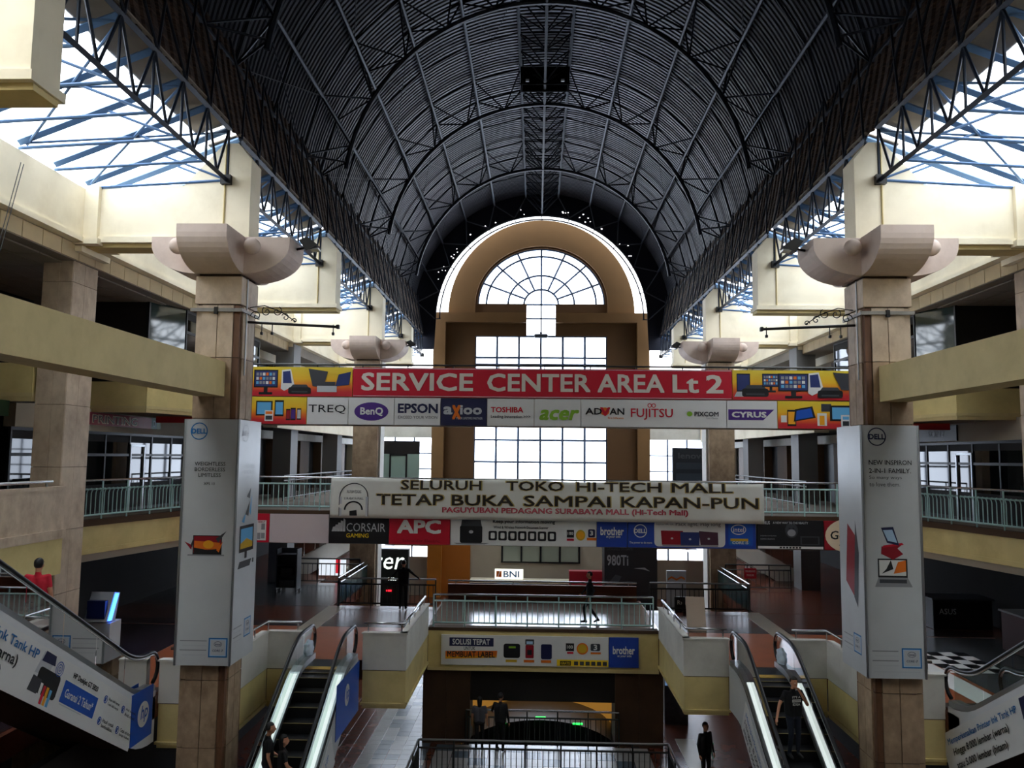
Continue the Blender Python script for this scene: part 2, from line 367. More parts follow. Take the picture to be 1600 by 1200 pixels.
# ------------------------------------------------------------------ edges of the floors
def edge_run(pts, zs, name, label, cat='fascia', thick=0.18, first=None):
    """a run of bands along a plan polyline: zs=[(z0,z1,material,projection,part name)]"""
    t = thing(name, label, cat, (pts[0][0], pts[0][1], zs[-1][0]))
    for z0, z1, mt, pj, pn in zs:
        for kk, ((xa, ya), (xb, yb)) in enumerate(zip(pts, pts[1:])):
            dx, dy = xb - xa, yb - ya; L = math.hypot(dx, dy); nx, ny = dy / L, -dx / L      # outward = right of the travel direction
            pk = pj + 0.004 * kk; ex, ey = dx / L * pk, dy / L * pk
            q = [(xa + nx * pk - ex, ya + ny * pk - ey), (xb + nx * pk + ex, yb + ny * pk + ey), (xb - nx * thick, yb - ny * thick), (xa - nx * thick, ya - ny * thick)]
            prism(pn, q, 'z', z0, z1, mt, t)
    return t
PZ = [(-4.73, -4.69, whitep, 0.03, 'coping'), (-5.66, -4.73, whitep, 0.0, 'white_panel'), (-6.50, -5.68, yellow, -0.012, 'yellow_panel'), (-5.68, -5.66, joint, -0.02, 'shadow_joint'), (-6.56, -6.50, yellow, 0.03, 'moulding'), (-6.64, -6.56, yellow, -0.01, 'moulding')]
for s in (-1, 1):
    side = 'left' if s < 0 else 'right'
    f = (lambda p: p) if s < 0 else (lambda p: [(-x, y) for x, y in p][::-1])
    edge_run(f([(-4.82, 21.65), (-3.65, 21.65), (-3.65, 26.0)]), PZ, 'parapet', 'white and yellow parapet between the %s escalator and the middle footbridge' % side, 'parapet')
    edge_run(f([(-8.8, 18.5), (-7.36, 18.5), (-7.36, 21.65), (-6.42, 21.65)]), PZ, 'parapet', 'white and yellow parapet stepping back from the %s advertising column to the escalator' % side, 'parapet')
    # second floor side balcony edge
    edge_run(f([(-12.0, 19.6), (-12.5, 21.2), (-11.5, 26.0)]), [(-2.0, Cz + 0.02, joint, 0.06, 'kerb'), (-2.62, -2.0, cream if 0 else yellow, 0.02, 'band'), (-2.75, -2.62, yellow, 0.05, 'moulding'), (-2.95, -2.75, soffit, 0.0, 'lower_lip')], 'balcony_edge', 'yellow banded balcony edge below the %s curved teal railing' % side)
    # stone wall near the camera on the second floor
    edge_run(f([(-11.05, 9.0), (-11.05, 18.15)]), [(-0.86, -0.78, stone, 0.03, 'coping'), (-1.75, -0.86, stone, 0.02, 'stone_band'), (-1.95, -1.75, stone, 0.06, 'stone_ledge'), (-2.75, -1.95, yellow, 0.015, 'yellow_band')], 'stone_parapet', 'travertine parapet above the %s bannered escalator' % side, 'parapet')
    # third floor edge
    dl = [(2.0, 2.06, yellow, 0.04, 'coping'), (1.36, 2.0, yellow, 0.025, 'band'), (1.27, 1.36, olive, 0.05, 'moulding'), (1.17, 1.27, olive, 0.03, 'moulding')]
    edge_run(f([(-15.0, 18.2), (-12.0, 18.2), (-12.0, 19.4)]), dl, 'balcony_edge', 'yellow third-floor balcony edge outside the %s outer column' % side)
    edge_run(f([(-13.4, 22.9), (-11.6, 22.9), (-11.0, 24.6), (-11.0, 26.0)]), dl, 'balcony_edge', 'yellow third-floor balcony edge with a corner, between the %s outer column and the footbridge' % side)
    edge_run(f([(-11.0, 31.3), (-10.5, 31.3), (-10.5, 52.8)]), [(2.3, 2.36, cream, 0.03, 'coping'), (1.05, 2.3, cream, 0.03, 'band')], 'balcony_edge', 'cream third-floor balcony edge far beyond the footbridge on the %s' % side)
    edge_run(f([(-11.5, 31.3), (-10.2, 31.3), (-10.2, 52.8)]), [(-2.75, -1.85, slabm, 0.02, 'band')], 'balcony_edge', 'grey second-floor balcony edge far beyond the footbridge on the %s' % side)
    # longitudinal wall beam at the eaves and its row of soffit blocks
    t = thing('eaves_beam', 'long cream eaves beam along the %s skylight' % side, 'beam', (s * 11.0, 20, 4.9))
    box('beam_body', s * 10.95, s * 11.35, YB, YF, 5.02, 6.2, cream, t); box('moulding', s * 10.88, s * 11.4, YB, YF, 4.9, 5.02, cream, t)
    t = thing('soffit_course', 'row of beige soffit blocks under the %s eaves beam' % side, 'moulding', (s * 11.3, 24, 4.5))
    for k in range(32):
        box('block', s * 11.12, s * 11.4, 12.0 + k * 0.7, 12.0 + k * 0.7 + 0.675, 4.52, 4.88, M('soffit_block', 'd0bd98', 0.7, var=0.1, scale=2), t)
# ------------------------------------------------------------------ footbridge bodies, their edges
for nm, z0, z1, lab in (('third', 0.95, 1.05, 'soffit edge of the upper footbridge'), ):
    pass
t = thing('footbridge_parapet', 'brown back parapet of the middle footbridge with a steel handrail', 'parapet', (0, 31.2, A))
box('wall_face', -3.6, 3.6, 31.15, 31.3, A, -4.88, brownw, t); bar((-3.6, 31.2, -4.76), (3.6, 31.2, -4.76), 0.035, chrome, t, 'handrail', 10)
for x in (-3.3, -1.1, 1.1, 3.3): bar((x, 31.2, -4.9), (x, 31.2, -4.76), 0.02, chrome, t, 'bracket')
t = thing('footbridge_beam', 'dark edge beam of the middle footbridge behind the label sign', 'beam', (0, 26, -6.7))
box('beam_body', -3.64, 3.64, 25.975, 26.3, -6.66, -5.52, yellow, t); box('kerb', -3.64, 3.64, 25.94, 26.3, -5.52, A + 0.03, joint, t); box('moulding', -3.65, 3.65, 25.96, 26.3, -6.75, -6.66, olive, t)
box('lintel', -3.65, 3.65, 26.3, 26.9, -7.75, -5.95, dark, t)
for s in (-1, 1):
    t = thing('bridge_pier', 'dark brown pier under the %s end of the middle footbridge' % ('left' if s < 0 else 'right'), 'column', (s * 3.0, 26.6, B))
    box('shaft', s * 2.3, s * 3.6, 26.2, 27.4, B, -5.95, M('dark_brown_stone', '4a3423', 0.6, var=0.2, scale=2), t)
    box('pilaster', s * 3.05, s * 3.8, 26.12, 26.3, B, -5.95, M('dark_brown_stone'), t)
for zz, nm in ((1.0, 'third'), (-2.75, 'second')): pass
# ------------------------------------------------------------------ the great far wall with its keyhole window
def arc(a, b, cz, t0, t1, n): return [(a * math.cos(math.radians(t0 + (t1 - t0) * k / n)), cz + b * math.sin(math.radians(t0 + (t1 - t0) * k / n))) for k in range(n + 1)]
wf = thing('wall_far', None, None, (0, 53, B)); wf['kind'] = 'structure'
hole = [(-4.4, -4.6), (4.4, -4.6), (4.4, 8.05), (0.97, 8.05), (0.97, 10.2)] + arc(4.29, 3.83, 10.2, 0, 180, 36) + [(-0.97, 10.2), (-0.97, 8.05), (-4.4, 8.05)]
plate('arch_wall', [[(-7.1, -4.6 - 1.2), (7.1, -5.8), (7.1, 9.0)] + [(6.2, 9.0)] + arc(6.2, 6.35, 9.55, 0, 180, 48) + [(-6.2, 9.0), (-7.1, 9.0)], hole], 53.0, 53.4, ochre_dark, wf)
plate('frame_wall', [[(-7.15, -5.6), (-6.35, -5.6), (-6.35, 8.9), (-0.97, 8.9), (-0.97, 9.55), (-7.15, 9.55)]], 52.5, 53.0, ochre_wall, wf)
plate('frame_wall', [[(7.15, -5.6), (6.35, -5.6), (6.35, 8.9), (0.97, 8.9), (0.97, 9.55), (7.15, 9.55)]], 52.5, 53.0, ochre_wall, wf)
plate('arch_face', [[(6.22, 9.55)] + arc(6.22, 6.36, 9.55, 0, 180, 48) + [(-6.22, 9.55), (-4.42, 9.55), (-4.42, 10.2)] + arc(4.42, 3.95, 10.2, 180, 0, 36) + [(4.42, 9.55)]], 52.8, 53.0, ochre_wall, wf)
for s in (-1, 1):
    box('orange_pier', s * 6.35, s * 7.25, 52.3, 53, B, -4.4, orange, wf); box('orange_recess', s * 4.5, s * 6.35, 52.7, 53, B, -4.4, M('orange_lower_recess', 'a05c16', 0.6), wf)  # lower piers and recesses coloured orange, unlike the ochre wall above
box('base_wall', -4.5, 4.5, 52.8, 53.2, B, -4.6, soffit, wf)
wn = thing('window_1', None, None, (0, 53.2, -4.6)); wn['kind'] = 'structure'
wd = 8.8 / 6
for i in range(7): box('window_bar', -4.4 + wd * i - 0.075, -4.4 + wd * i + 0.075, 53.12, 53.24, -4.6, 8.05, wframe, wn)
rows = [-4.6, -3.2, -1.75, -0.35, 1.1, 2.5, 3.9, 5.15, 6.6, 8.05]
for k, z in enumerate(rows): box('window_bar', -4.4, 4.4, 53.12, 53.24, z - 0.065, z + 0.065, wframe, wn)
for k in range(9):
    for i in range(6): box('pane', -4.4 + wd * i + 0.05, -4.4 + wd * (i + 1) - 0.05, 53.17, 53.19, rows[k] + 0.05, rows[k + 1] - 0.05, glass_win, wn)
for z in (5.35, 6.15): box('wind_truss_chord', -4.4, 4.4, 53.3, 53.42, z - 0.07, z + 0.07, steel, wn)
for i in range(6):
    x = -4.4 + wd * i
    bar((x, 53.36, 4.0), (x + wd / 2, 53.36, 5.3), 0.05, steel, wn, 'wind_truss_strut'); bar((x + wd, 53.36, 4.0), (x + wd / 2, 53.36, 5.3), 0.05, steel, wn, 'wind_truss_strut')
box('wind_truss_chord', -4.4, 4.4, 53.3, 53.42, 3.93, 4.07, steel, wn)
box('window_bar', -0.05, 0.05, 53.12, 53.24, 8.05, 10.2, wframe, wn); box('window_bar', -0.97, 0.97, 53.12, 53.24, 9.2, 9.3, wframe, wn)
for sx in (-1, 1):
    for za, zb in ((8.1, 9.2), (9.3, 10.9)): box('pane', sx * 0.05, sx * 0.96, 53.17, 53.19, za, zb, glass_win, wn)
def fan(r, th): return (4.29 * r * math.cos(th), 53.18, 10.2 + 3.83 * r * math.sin(th))
for rr in (0.27, 0.52, 0.86, 0.99):
    tube('window_arc', [fan(rr, math.pi * k / 32) for k in range(33)], 0.075, wframe, wn, 6)
for k in range(1, 8):
    th = math.pi * k / 8; bar(fan(0.27 if k % 2 else (0.27 if k != 4 else 0.0), th), fan(0.99, th), 0.075, wframe, wn, 'window_spoke')
box('window_bar', -4.3, 4.3, 53.12, 53.24, 10.15, 10.25, wframe, wn)
for a, b in ((0.0, 0.27), (0.27, 0.52), (0.52, 0.86), (0.86, 0.99)):
    for k in range(8):
        t0, t1 = math.pi * k / 8, math.pi * (k + 1) / 8
        v = [fan(a, t0), fan(b, t0), fan(b, (t0 + t1) / 2), fan(b, t1), fan(a, t1), fan(a, (t0 + t1) / 2)]
        mo('pane', v if a else v[:4], [tuple(range(6 if a else 4))], glass_win, wn)
lb = thing('lamp_box', 'small grey lamp housing at the foot of the keyhole window neck', 'lamp', (0, 52.4, 7.9))
box('housing', -0.45, 0.45, 52.3, 52.75, 7.85, 8.1, M('grey_plastic', '3d4654', 0.5), lb, 0.06); box('mount', -0.08, 0.08, 52.6, 52.9, 8.1, 8.25, steel, lb)
# ================================================================== ROOF
ZC, RO, RI = 8.88, 8.22, 6.98
ROWS = [2.25, 10.4, 18.55, 26.7, 34.85, 43.0, 51.15]
def onarc(a, r, y): a = math.radians(a); return Vector((r * math.sin(a), y, ZC + r * math.cos(a)))     # a from the crown
# corrugated barrel vault: real ridges following the arch
vs, fs = [], []; y = YB; n = 44; prof = [0.0, 0.045, 0.045, 0.0]; yy = []
while y < 51.45:
    for k, dy in enumerate((0.0, 0.03, 0.10, 0.13)): yy.append((y + dy, prof[k]))
    y += 0.23
for (y, d) in yy:
    for k in range(n + 1): vs.append(onarc(-80 + 160 * k / n, RO + 0.12 + d, y))
for i in range(len(yy) - 1):
    for k in range(n): a = i * (n + 1) + k; fs.append((a, a + 1, a + n + 2, a + n + 1))
o = mo('ceiling_vault', vs, fs, roofm, smooth=False); o['kind'] = 'structure'
for s, side in ((-1, 'left'), (1, 'right')):
    # brown corrugated upstand between the vault and the skylight
    vs, fs = [], []; y = YB; yy = []
    pts = [(7.62, 7.75), (7.9, 9.1), (8.12, 10.4)]
    while y < 51.2: yy += [(y, 0), (y + 0.05, 0.05), (y + 0.15, 0.05), (y + 0.2, 0)]; y += 0.4
    for yv, d in yy:
        for x, z in pts: vs.append((s * (x + d), yv, z))
    for i in range(len(yy) - 1):
        for k in range(2): a = i * 3 + k; fs.append((a, a + 1, a + 4, a + 3))
    o = mo('wall_vault_upstand_' + side, vs, fs, rust); o['kind'] = 'structure'
    box('ceiling_light_stop_' + side, s * 7.6, s * 11.35, YB, 2.58, 6.2, 7.75, slabm)['kind'] = 'structure'  # unseen opaque roof added behind the camera to shut out sky light
    # skylight bays
    for b in range(len(ROWS) - 1):
        y0, y1 = ROWS[b] + 0.33, ROWS[b + 1] - 0.33
        if b == 0: continue
        nth = ['', 'nearest', 'second', 'third', 'fourth', 'fifth'][b]
        t = thing('skylight_truss', '%s bay of dark steel skylight trusses on the %s side' % (nth, side), 'truss', (s * 7.6, y0, 6.4), 'steel trusses under the skylights')
        X0, ZT, ZB = s * 7.62, 7.7, 6.45; N = 6; P = [y0 + (y1 - y0) * k / N for k in range(N + 1)]
        bar((X0, y0, ZT), (X0, y1, ZT), 0.05, steel, t, 'top_chord', 4); bar((X0, y0, ZB), (X0, y1, ZB), 0.045, steel, t, 'bottom_chord', 4)
        box('bearing_block', X0 - 0.12, X0 + 0.12, y0 - 0.02, y0 + 0.12, ZB - 0.12, ZB + 0.1, black, t); box('bearing_block', X0 - 0.12, X0 + 0.12, y1 - 0.12, y1 + 0.02, ZB - 0.12, ZB + 0.1, black, t)
        for k in range(N + 1):
            if k: bar((X0, P[k], ZT), (X0, P[k] - (P[1] - P[0]) / 2, ZB), 0.032, steel, t, 'web_strut')
            if k < N: bar((X0, P[k], ZT), (X0, P[k] + (P[1] - P[0]) / 2, ZB), 0.032, steel, t, 'web_strut')
            bar((X0, P[k], ZT), (X0, P[k], ZB), 0.032, steel, t, 'web_strut')
            bar((X0, P[k], ZT), (s * 11.0, P[k], 6.38), 0.06, steel_b, t, 'rafter', 4); bar((X0, P[k], ZB), (s * 11.0, P[k], 6.25), 0.035, steel_b, t, 'tie')
            bar((X0, P[k], ZB), (s * 9.2, P[k], 7.06), 0.03, steel_b, t, 'strut')
            if k < N and k % 2 == 0:
                bar((X0, P[k], 7.62), (s * 10.9, min(P[k] + 2.6, y1), 6.36), 0.028, steel_b, t, 'brace'); bar((X0, min(P[k] + 2.6, y1), 7.62), (s * 10.9, P[k], 6.36), 0.028, steel_b, t, 'brace')
        # lattice against the brown upstand
        for k in range(N):
            bar((s * 7.56, P[k], 7.7), (s * 7.98, P[k + 1], 10.35), 0.03, steel, t, 'lattice_bar'); bar((s * 7.56, P[k + 1], 7.7), (s * 7.98, P[k], 10.35), 0.03, steel, t, 'lattice_bar')
        sk = thing('skylight', '%s bay of white skylight sheeting on the %s side' % (nth, side), 'skylight', (s * 9, y0, 6.5), 'skylight sheets')
        for k in range(N):
            a, c = P[k], P[k + 1]
            mo('sheet', [(s * 8.35, a + 0.02, 7.55), (s * 11.2, a + 0.02, 6.48), (s * 11.2, c - 0.02, 6.48), (s * 8.35, c - 0.02, 7.55)], [(0, 1, 2, 3)], skyl, sk)
            mo('eave_board', [(s * 7.6, a, 7.85), (s * 8.4, a, 7.56), (s * 8.4, c, 7.56), (s * 7.6, c, 7.85), (s * 7.6, a, 7.88), (s * 8.4, a, 7.6), (s * 8.4, c, 7.6), (s * 7.6, c, 7.88)], [(0, 1, 2, 3), (7, 6, 5, 4), (0, 4, 5, 1), (1, 5, 6, 2), (2, 6, 7, 3), (3, 7, 4, 0)], eavem, sk)
# arched ribs: triangular trusses with two upper chords on the sheeting and one lower chord
AN = [-82.5 + 15 * k for k in range(12)]; AB = [-90 + 15 * k for k in range(13)]; AB = [-80.0] + AB[1:12] + [80.0]
for b, yr in enumerate(ROWS[1:6]):
    nth = ['nearest', 'second', 'third', 'fourth', 'farthest'][b]
    t = thing('roof_arch_truss', '%s arched steel truss under the vault' % nth, 'truss', (0, yr, ZC), 'arched trusses of the vault')
    hw = 1.05
    for yo in (-hw, hw):
        for k in range(11): bar(onarc(AN[k], RO - 0.02, yr + yo), onarc(AN[k + 1], RO - 0.02, yr + yo), 0.05, steel, t, 'upper_chord')
    vs_, fs_ = tubeverts([onarc(-82 + 164 * k / 48, RI, yr) for k in range(49)], 0.085, 6); mo('lower_chord', vs_, fs_, steel, t)
    # short hangers give the lower chord its saw-tooth edge
    for k in range(13):
        pb = onarc(AB[k], RI, yr)
        for yo in (-hw, hw):
            if k < 12: bar(pb, onarc(AN[k], RO - 0.02, yr + yo), 0.035, steel, t, 'web_strut')
            if k > 0: bar(pb, onarc(AN[k - 1], RO - 0.02, yr + yo), 0.035, steel, t, 'web_strut')
    for k in range(12): bar(onarc(AN[k], RO - 0.02, yr - hw), onarc(AN[k], RO - 0.02, yr + hw), 0.035, steel, t, 'cross_tie')
t = thing('purlin_frame', 'long steel purlins and crown truss running along the vault', 'roof frame', (0, 10, ZC + RO))
PY0 = YB; PY1 = 51.0
for a in AN: bar(onarc(a, RO - 0.08, PY0), onarc(a, RO - 0.08, PY1), 0.07, steel if abs(a) > 30 else M('grey_steel_purlin', '5b626e', 0.5, metal=0.3), t, 'purlin')
bar(onarc(0, RI, PY0), onarc(0, RI, PY1), 0.06, M('grey_steel_purlin'), t, 'crown_chord')
for b in range(1, 6):
    ya, yb = ROWS[b], ROWS[b + 1]
    for k in range(6):
        p0 = ya + (yb - ya) * k / 6; p1 = ya + (yb - ya) * (k + 1) / 6; pm = (p0 + p1) / 2
        for a in (-7.5, 7.5):
            bar(onarc(a, RO - 0.05, p0), onarc(0, RI + 0.05, pm), 0.032, steel, t, 'crown_strut'); bar(onarc(a, RO - 0.05, p1), onarc(0, RI + 0.05, pm), 0.032, steel, t, 'crown_strut')
        bar(onarc(-7.5, RO - 0.05, p1), onarc(7.5, RO - 0.05, p1), 0.032, steel, t, 'crown_tie')
    # thin cross bracing on the sheeting and a middle hoop
    ym = (ya + yb) / 2
    for k in range(11):
        bar(onarc(AN[k], RO - 0.03, ym), onarc(AN[k + 1], RO - 0.03, ym), 0.045, steel, t, 'hoop')
        if k % 2 == 0 and k != 10:
            bar(onarc(AN[k], RO - 0.03, ya + 1), onarc(AN[k + 1], RO - 0.03, yb - 1), 0.015, steel, t, 'brace'); bar(onarc(AN[k + 1], RO - 0.03, ya + 1), onarc(AN[k], RO - 0.03, yb - 1), 0.015, steel, t, 'brace')
# gable ring at the far end of the vault
t = thing('gable_truss', 'dark gable ring with thin steel struts above the far arch', 'truss', (0, 51.2, ZC))
def rarc(r, a0, a1, n): return [(r * math.sin(math.radians(a0 + (a1 - a0) * k / n)), ZC + r * math.cos(math.radians(a0 + (a1 - a0) * k / n))) for k in range(n + 1)]
plate('gable_sheet', [rarc(RO + 0.3, -90, 90, 60) + [(8.52, 6.9), (6.95, 6.9)] + rarc(6.85, 90, -90, 60) + [(-6.95, 6.9), (-8.52, 6.9)]], 51.3, 51.4, gable, t)
GA = [-90 + 15 * k for k in range(13)]
for k in range(12):
    bar(onarc(AN[k] if k < 12 else 0, RO - 0.05, 51.15), onarc(GA[k], RI - 0.05, 51.15), 0.04, M('grey_steel_purlin'), t, 'gable_strut'); bar(onarc(AN[k], RO - 0.05, 51.15), onarc(GA[k + 1], RI - 0.05, 51.15), 0.04, M('grey_steel_purlin'), t, 'gable_strut')
for rr in (RI - 0.1, RI - 0.38):
    tube('gable_hoop', [onarc(-90 + 180 * k / 60, rr, 51.2) for k in range(61)], 0.05, steel, t, 6)
for k in range(13): bar(onarc(GA[k], RI - 0.05, 51.2), onarc(GA[k], RI - 0.45, 51.2), 0.035, steel, t, 'gable_strut')
hd = M('daylight_pinhole', 'ffffff', 0.5, emit=1.0)
for k in range(30):
    a = random.uniform(-72, 72); r = random.uniform(RI + 0.05, RI + 0.5); p = onarc(a, r, 51.29)
    d = random.uniform(0.015, 0.04); box('pinhole', p.x - d, p.x + d, 51.285, 51.3, p.z - d * 0.7, p.z + d * 0.7, hd, t)
# dark box with two lamps hung at the crown
t = thing('crown_vent_box', 'dark ventilation box with two small lamps hung under the crown of the vault', 'vent', (0, 33.0, 15.7))
vb = M('matte_black', '07080a', .95, spec=.05); box('frame', -1.05, 1.05, 32.6, 33.5, 16.4, 16.5, vb, t); box('frame', -1.05, 1.05, 32.6, 32.66, 15.72, 15.78, vb, t); box('back_panel', -1.0, 1.0, 33.3, 33.4, 15.75, 16.4, vb, t)
for x in (-1, 1):
    box('side_panel', x * 0.95, x * 1.03, 32.6, 33.4, 15.75, 16.4, vb, t); bar((x * 0.95, 33, 16.5), (x * 0.95, 33, 17.0), 0.03, steel, t, 'hanger')
    box('lamp', x * 0.75 - 0.07, x * 0.75 + 0.07, 32.62, 32.68, 15.86, 15.96, M('small_lamp', 'aab0b8', 0.4), t)

# ================================================================== BEAMS AND COLUMNS
def cross_beam(s, yr, lab):
    t = thing('cross_beam', lab, 'beam', (s * 9, yr, 4.95)); y0, y1 = yr - 0.33, yr + 0.33
    prism('beam_body', [(s * x, z) for x, z in [(10.95, 5.07), (7.05, 5.07), (7.05, 6.95), (7.38, 7.35), (7.72, 7.35), (8.65, 6.32), (10.95, 6.22)]], 'y', y0, y1, cream, t)
    box('moulding', s * 6.99, s * 10.95, y0 - 0.06, y1 + 0.06, 4.93, 5.07, cream, t); box('moulding', s * 7.03, s * 10.95, y0 + 0.05, y1 - 0.05, 4.83, 4.93, olive, t)
    box('end_block', s * 10.62, s * 11.3, y0 - 0.12, y1 + 0.12, 5.0, 6.28, cream, t); box('end_moulding', s * 10.55, s * 11.3, y0 - 0.2, y1 + 0.2, 4.86, 5.0, cream, t)
    bar((s * 7.66, y0 - 0.015, 5.07), (s * 7.66, y0 - 0.015, 7.3), 0.02, olive, t, 'conduit')
for b, yr in enumerate(ROWS[1:6]):
    for s in (-1, 1):
        cross_beam(s, yr, '%s cream cross beam below the %s skylight' % (['nearest', 'second', 'third', 'fourth', 'farthest'][b], 'left' if s < 0 else 'right'))
def capital(t, cx, cy, z0, z1, half, hw):
    """four barrel-shaped arms with balls in the corners"""
    n = 10; core = 0.53
    for dx, dy in ((0, -1), (1, 0), (-1, 0), (0, 1)):
        prof = []
        for k in range(n + 1):
            a = math.pi / 2 * k / n; prof.append((core + (half - core) * math.sin(a), z0 + (z1 - 0.18 - z0) * (1 - math.cos(a))))
        prof.append((half, z1)); prof.append((0.0, z1)); prof.append((0.0, z0))
        vs, fs = [], []; m = len(prof)
        for sgn in (-1, 1):
            for r, z in prof: vs.append((cx + dx * r - dy * hw * sgn, cy + dy * r + dx * hw * sgn, z))
        fs.append(tuple(range(m))); fs.append(tuple(range(2 * m - 1, m - 1, -1)))
        for i in range(m): fs.append((i, i + m, (i + 1) % m + m, (i + 1) % m))
        o = mo('capital_arm', vs, fs, capm, t); bm = bmesh.new(); bm.from_mesh(o.data); bmesh.ops.recalc_face_normals(bm, faces=bm.faces); bm.to_mesh(o.data); bm.free()
    for sx in (-1, 1):
        for sy in (-1, 1):
            bm = bmesh.new(); bmesh.ops.create_uvsphere(bm, u_segments=16, v_segments=10, radius=0.19); me = bpy.data.meshes.new('ball'); bm.to_mesh(me); bm.free(); me.materials.append(capm)
            me.polygons.foreach_set('use_smooth', [True] * len(me.polygons))
            o = bpy.data.objects.new('ball', me); o.location = (cx + sx * (hw + 0.3), cy + sy * (hw + 0.3), z1 - 0.3); add(o, t)
def floodlight(s, x, y, z, lab, k=1.0):
    t = thing('floodlight', lab, 'lamp', (x, y, z))
    bar((x + s * 0.25 * k, y, z - 0.05), (x, y, z), 0.03, black, t, 'arm')
    prism('housing', [(x - s * 0.02, z - 0.12 * k), (x + s * 0.16 * k, z + 0.14 * k), (x - s * 0.04 * k, z + 0.22 * k), (x - s * 0.3 * k, z + 0.02 * k)], 'y', y - 0.17 * k, y + 0.17 * k, black, t)
    box('lens', x - s * 0.3 * k, x - s * 0.1 * k, y - 0.13 * k, y + 0.13 * k, z - 0.08 * k, z - 0.04 * k, M('lamp_lens', '9aa0a4', 0.1), t)
def inner_column(s, yr, lab, near):
    cx = s * 7.62; t = thing('stone_column', lab, 'column', (cx, yr, B)); mt = stone2
    h = 0.54; top = 4.09; nz = 3.42; strapm = M('dull_strap_metal', '8d8983', .5, metal=.5, var=.2, scale=5)
    if near:
        box('core', cx - h + 0.06, cx + h - 0.06, yr - h + 0.06, yr + h - 0.06, B, top, joint, t)
        # head block
        box('head_block', cx - h, cx + h, yr - h, yr + h, nz + 0.02, top, stone, t, 0.01)
        # cladding slabs: two wide slabs on the face of each side, corners recessed
        zz = [B, -7.9, -6.45, -5.0, -3.55, -2.1, -0.65, 0.8, 2.2, nz]
        for z0, z1 in zip(zz, zz[1:]):
            m2 = stone if z0 > 1.5 else stone2
            for k in (-1, 0):
                for sy in (-1, 1):
                    box('stone_slab', cx + k * 0.37 + 0.008, cx + (k + 1) * 0.37 - 0.008, yr + sy * h, yr + sy * (h - 0.1), z0 + 0.008, z1 - 0.008, m2, t)
                for sx in (-1, 1):
                    box('stone_slab', cx + sx * h, cx + sx * (h - 0.1), yr + k * 0.37 + 0.008, yr + (k + 1) * 0.37 - 0.008, z0 + 0.008, z1 - 0.008, m2, t)
            for sx in (-1, 1):
                for sy in (-1, 1): box('corner_slab', cx + sx * 0.37, cx + sx * (h - 0.035), yr + sy * 0.37, yr + sy * (h - 0.035), z0 + 0.008, z1 - 0.008, rustst if sx == -s else m2, t)
        for sx in (-1, 1): box('metal_strap', cx + sx * (h + 0.02) - 0.02, cx + sx * (h + 0.02) + 0.02, yr - h - 0.05, yr + h + 0.05, nz - 0.15, nz - 0.08, strapm, t)
        box('metal_strap', cx - h - 0.08, cx + h + 0.02, yr - h - 0.05, yr - h - 0.01, nz - 0.16, nz - 0.08, strapm, t)
        box('strap_bolt', cx - 0.06, cx + 0.02, yr - h - 0.08, yr - h - 0.02, nz - 0.22, nz - 0.06, black, t)
        bar((cx - s * (h + 0.01), yr - 0.2, nz - 1.6), (cx - s * (h + 0.01), yr - 0.2, top), 0.018, alum, t, 'conduit')
    else:
        box('shaft', cx - h, cx + h, yr - h, yr + h, B, top - 0.2, stone2, t); box('head_block', cx - h - 0.03, cx + h + 0.03, yr - h - 0.03, yr + h + 0.03, top - 0.2, top, stone, t)
        box('white_edge', cx - s * (h + 0.08), cx - s * h, yr - 0.3, yr + h, B, top, whitep, t)
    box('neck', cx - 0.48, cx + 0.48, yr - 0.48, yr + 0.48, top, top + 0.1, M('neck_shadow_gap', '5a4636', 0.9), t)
    capital(t, cx, yr, top + 0.06, 5.02, 1.62, 0.56)
    return t
inner_column(-1, 18.55, 'stained stone column with flared capital carrying the WEIGHTLESS advertising box', True)
inner_column(1, 18.55, 'stained stone column with flared capital carrying the 2-IN-1 FAMILY advertising box', True)
inner_column(-1, 34.85, 'farther stone column with flared capital behind the left part of the footbridges', False)
inner_column(1, 34.85, 'farther stone column with flared capital behind the right part of the footbridges', False)
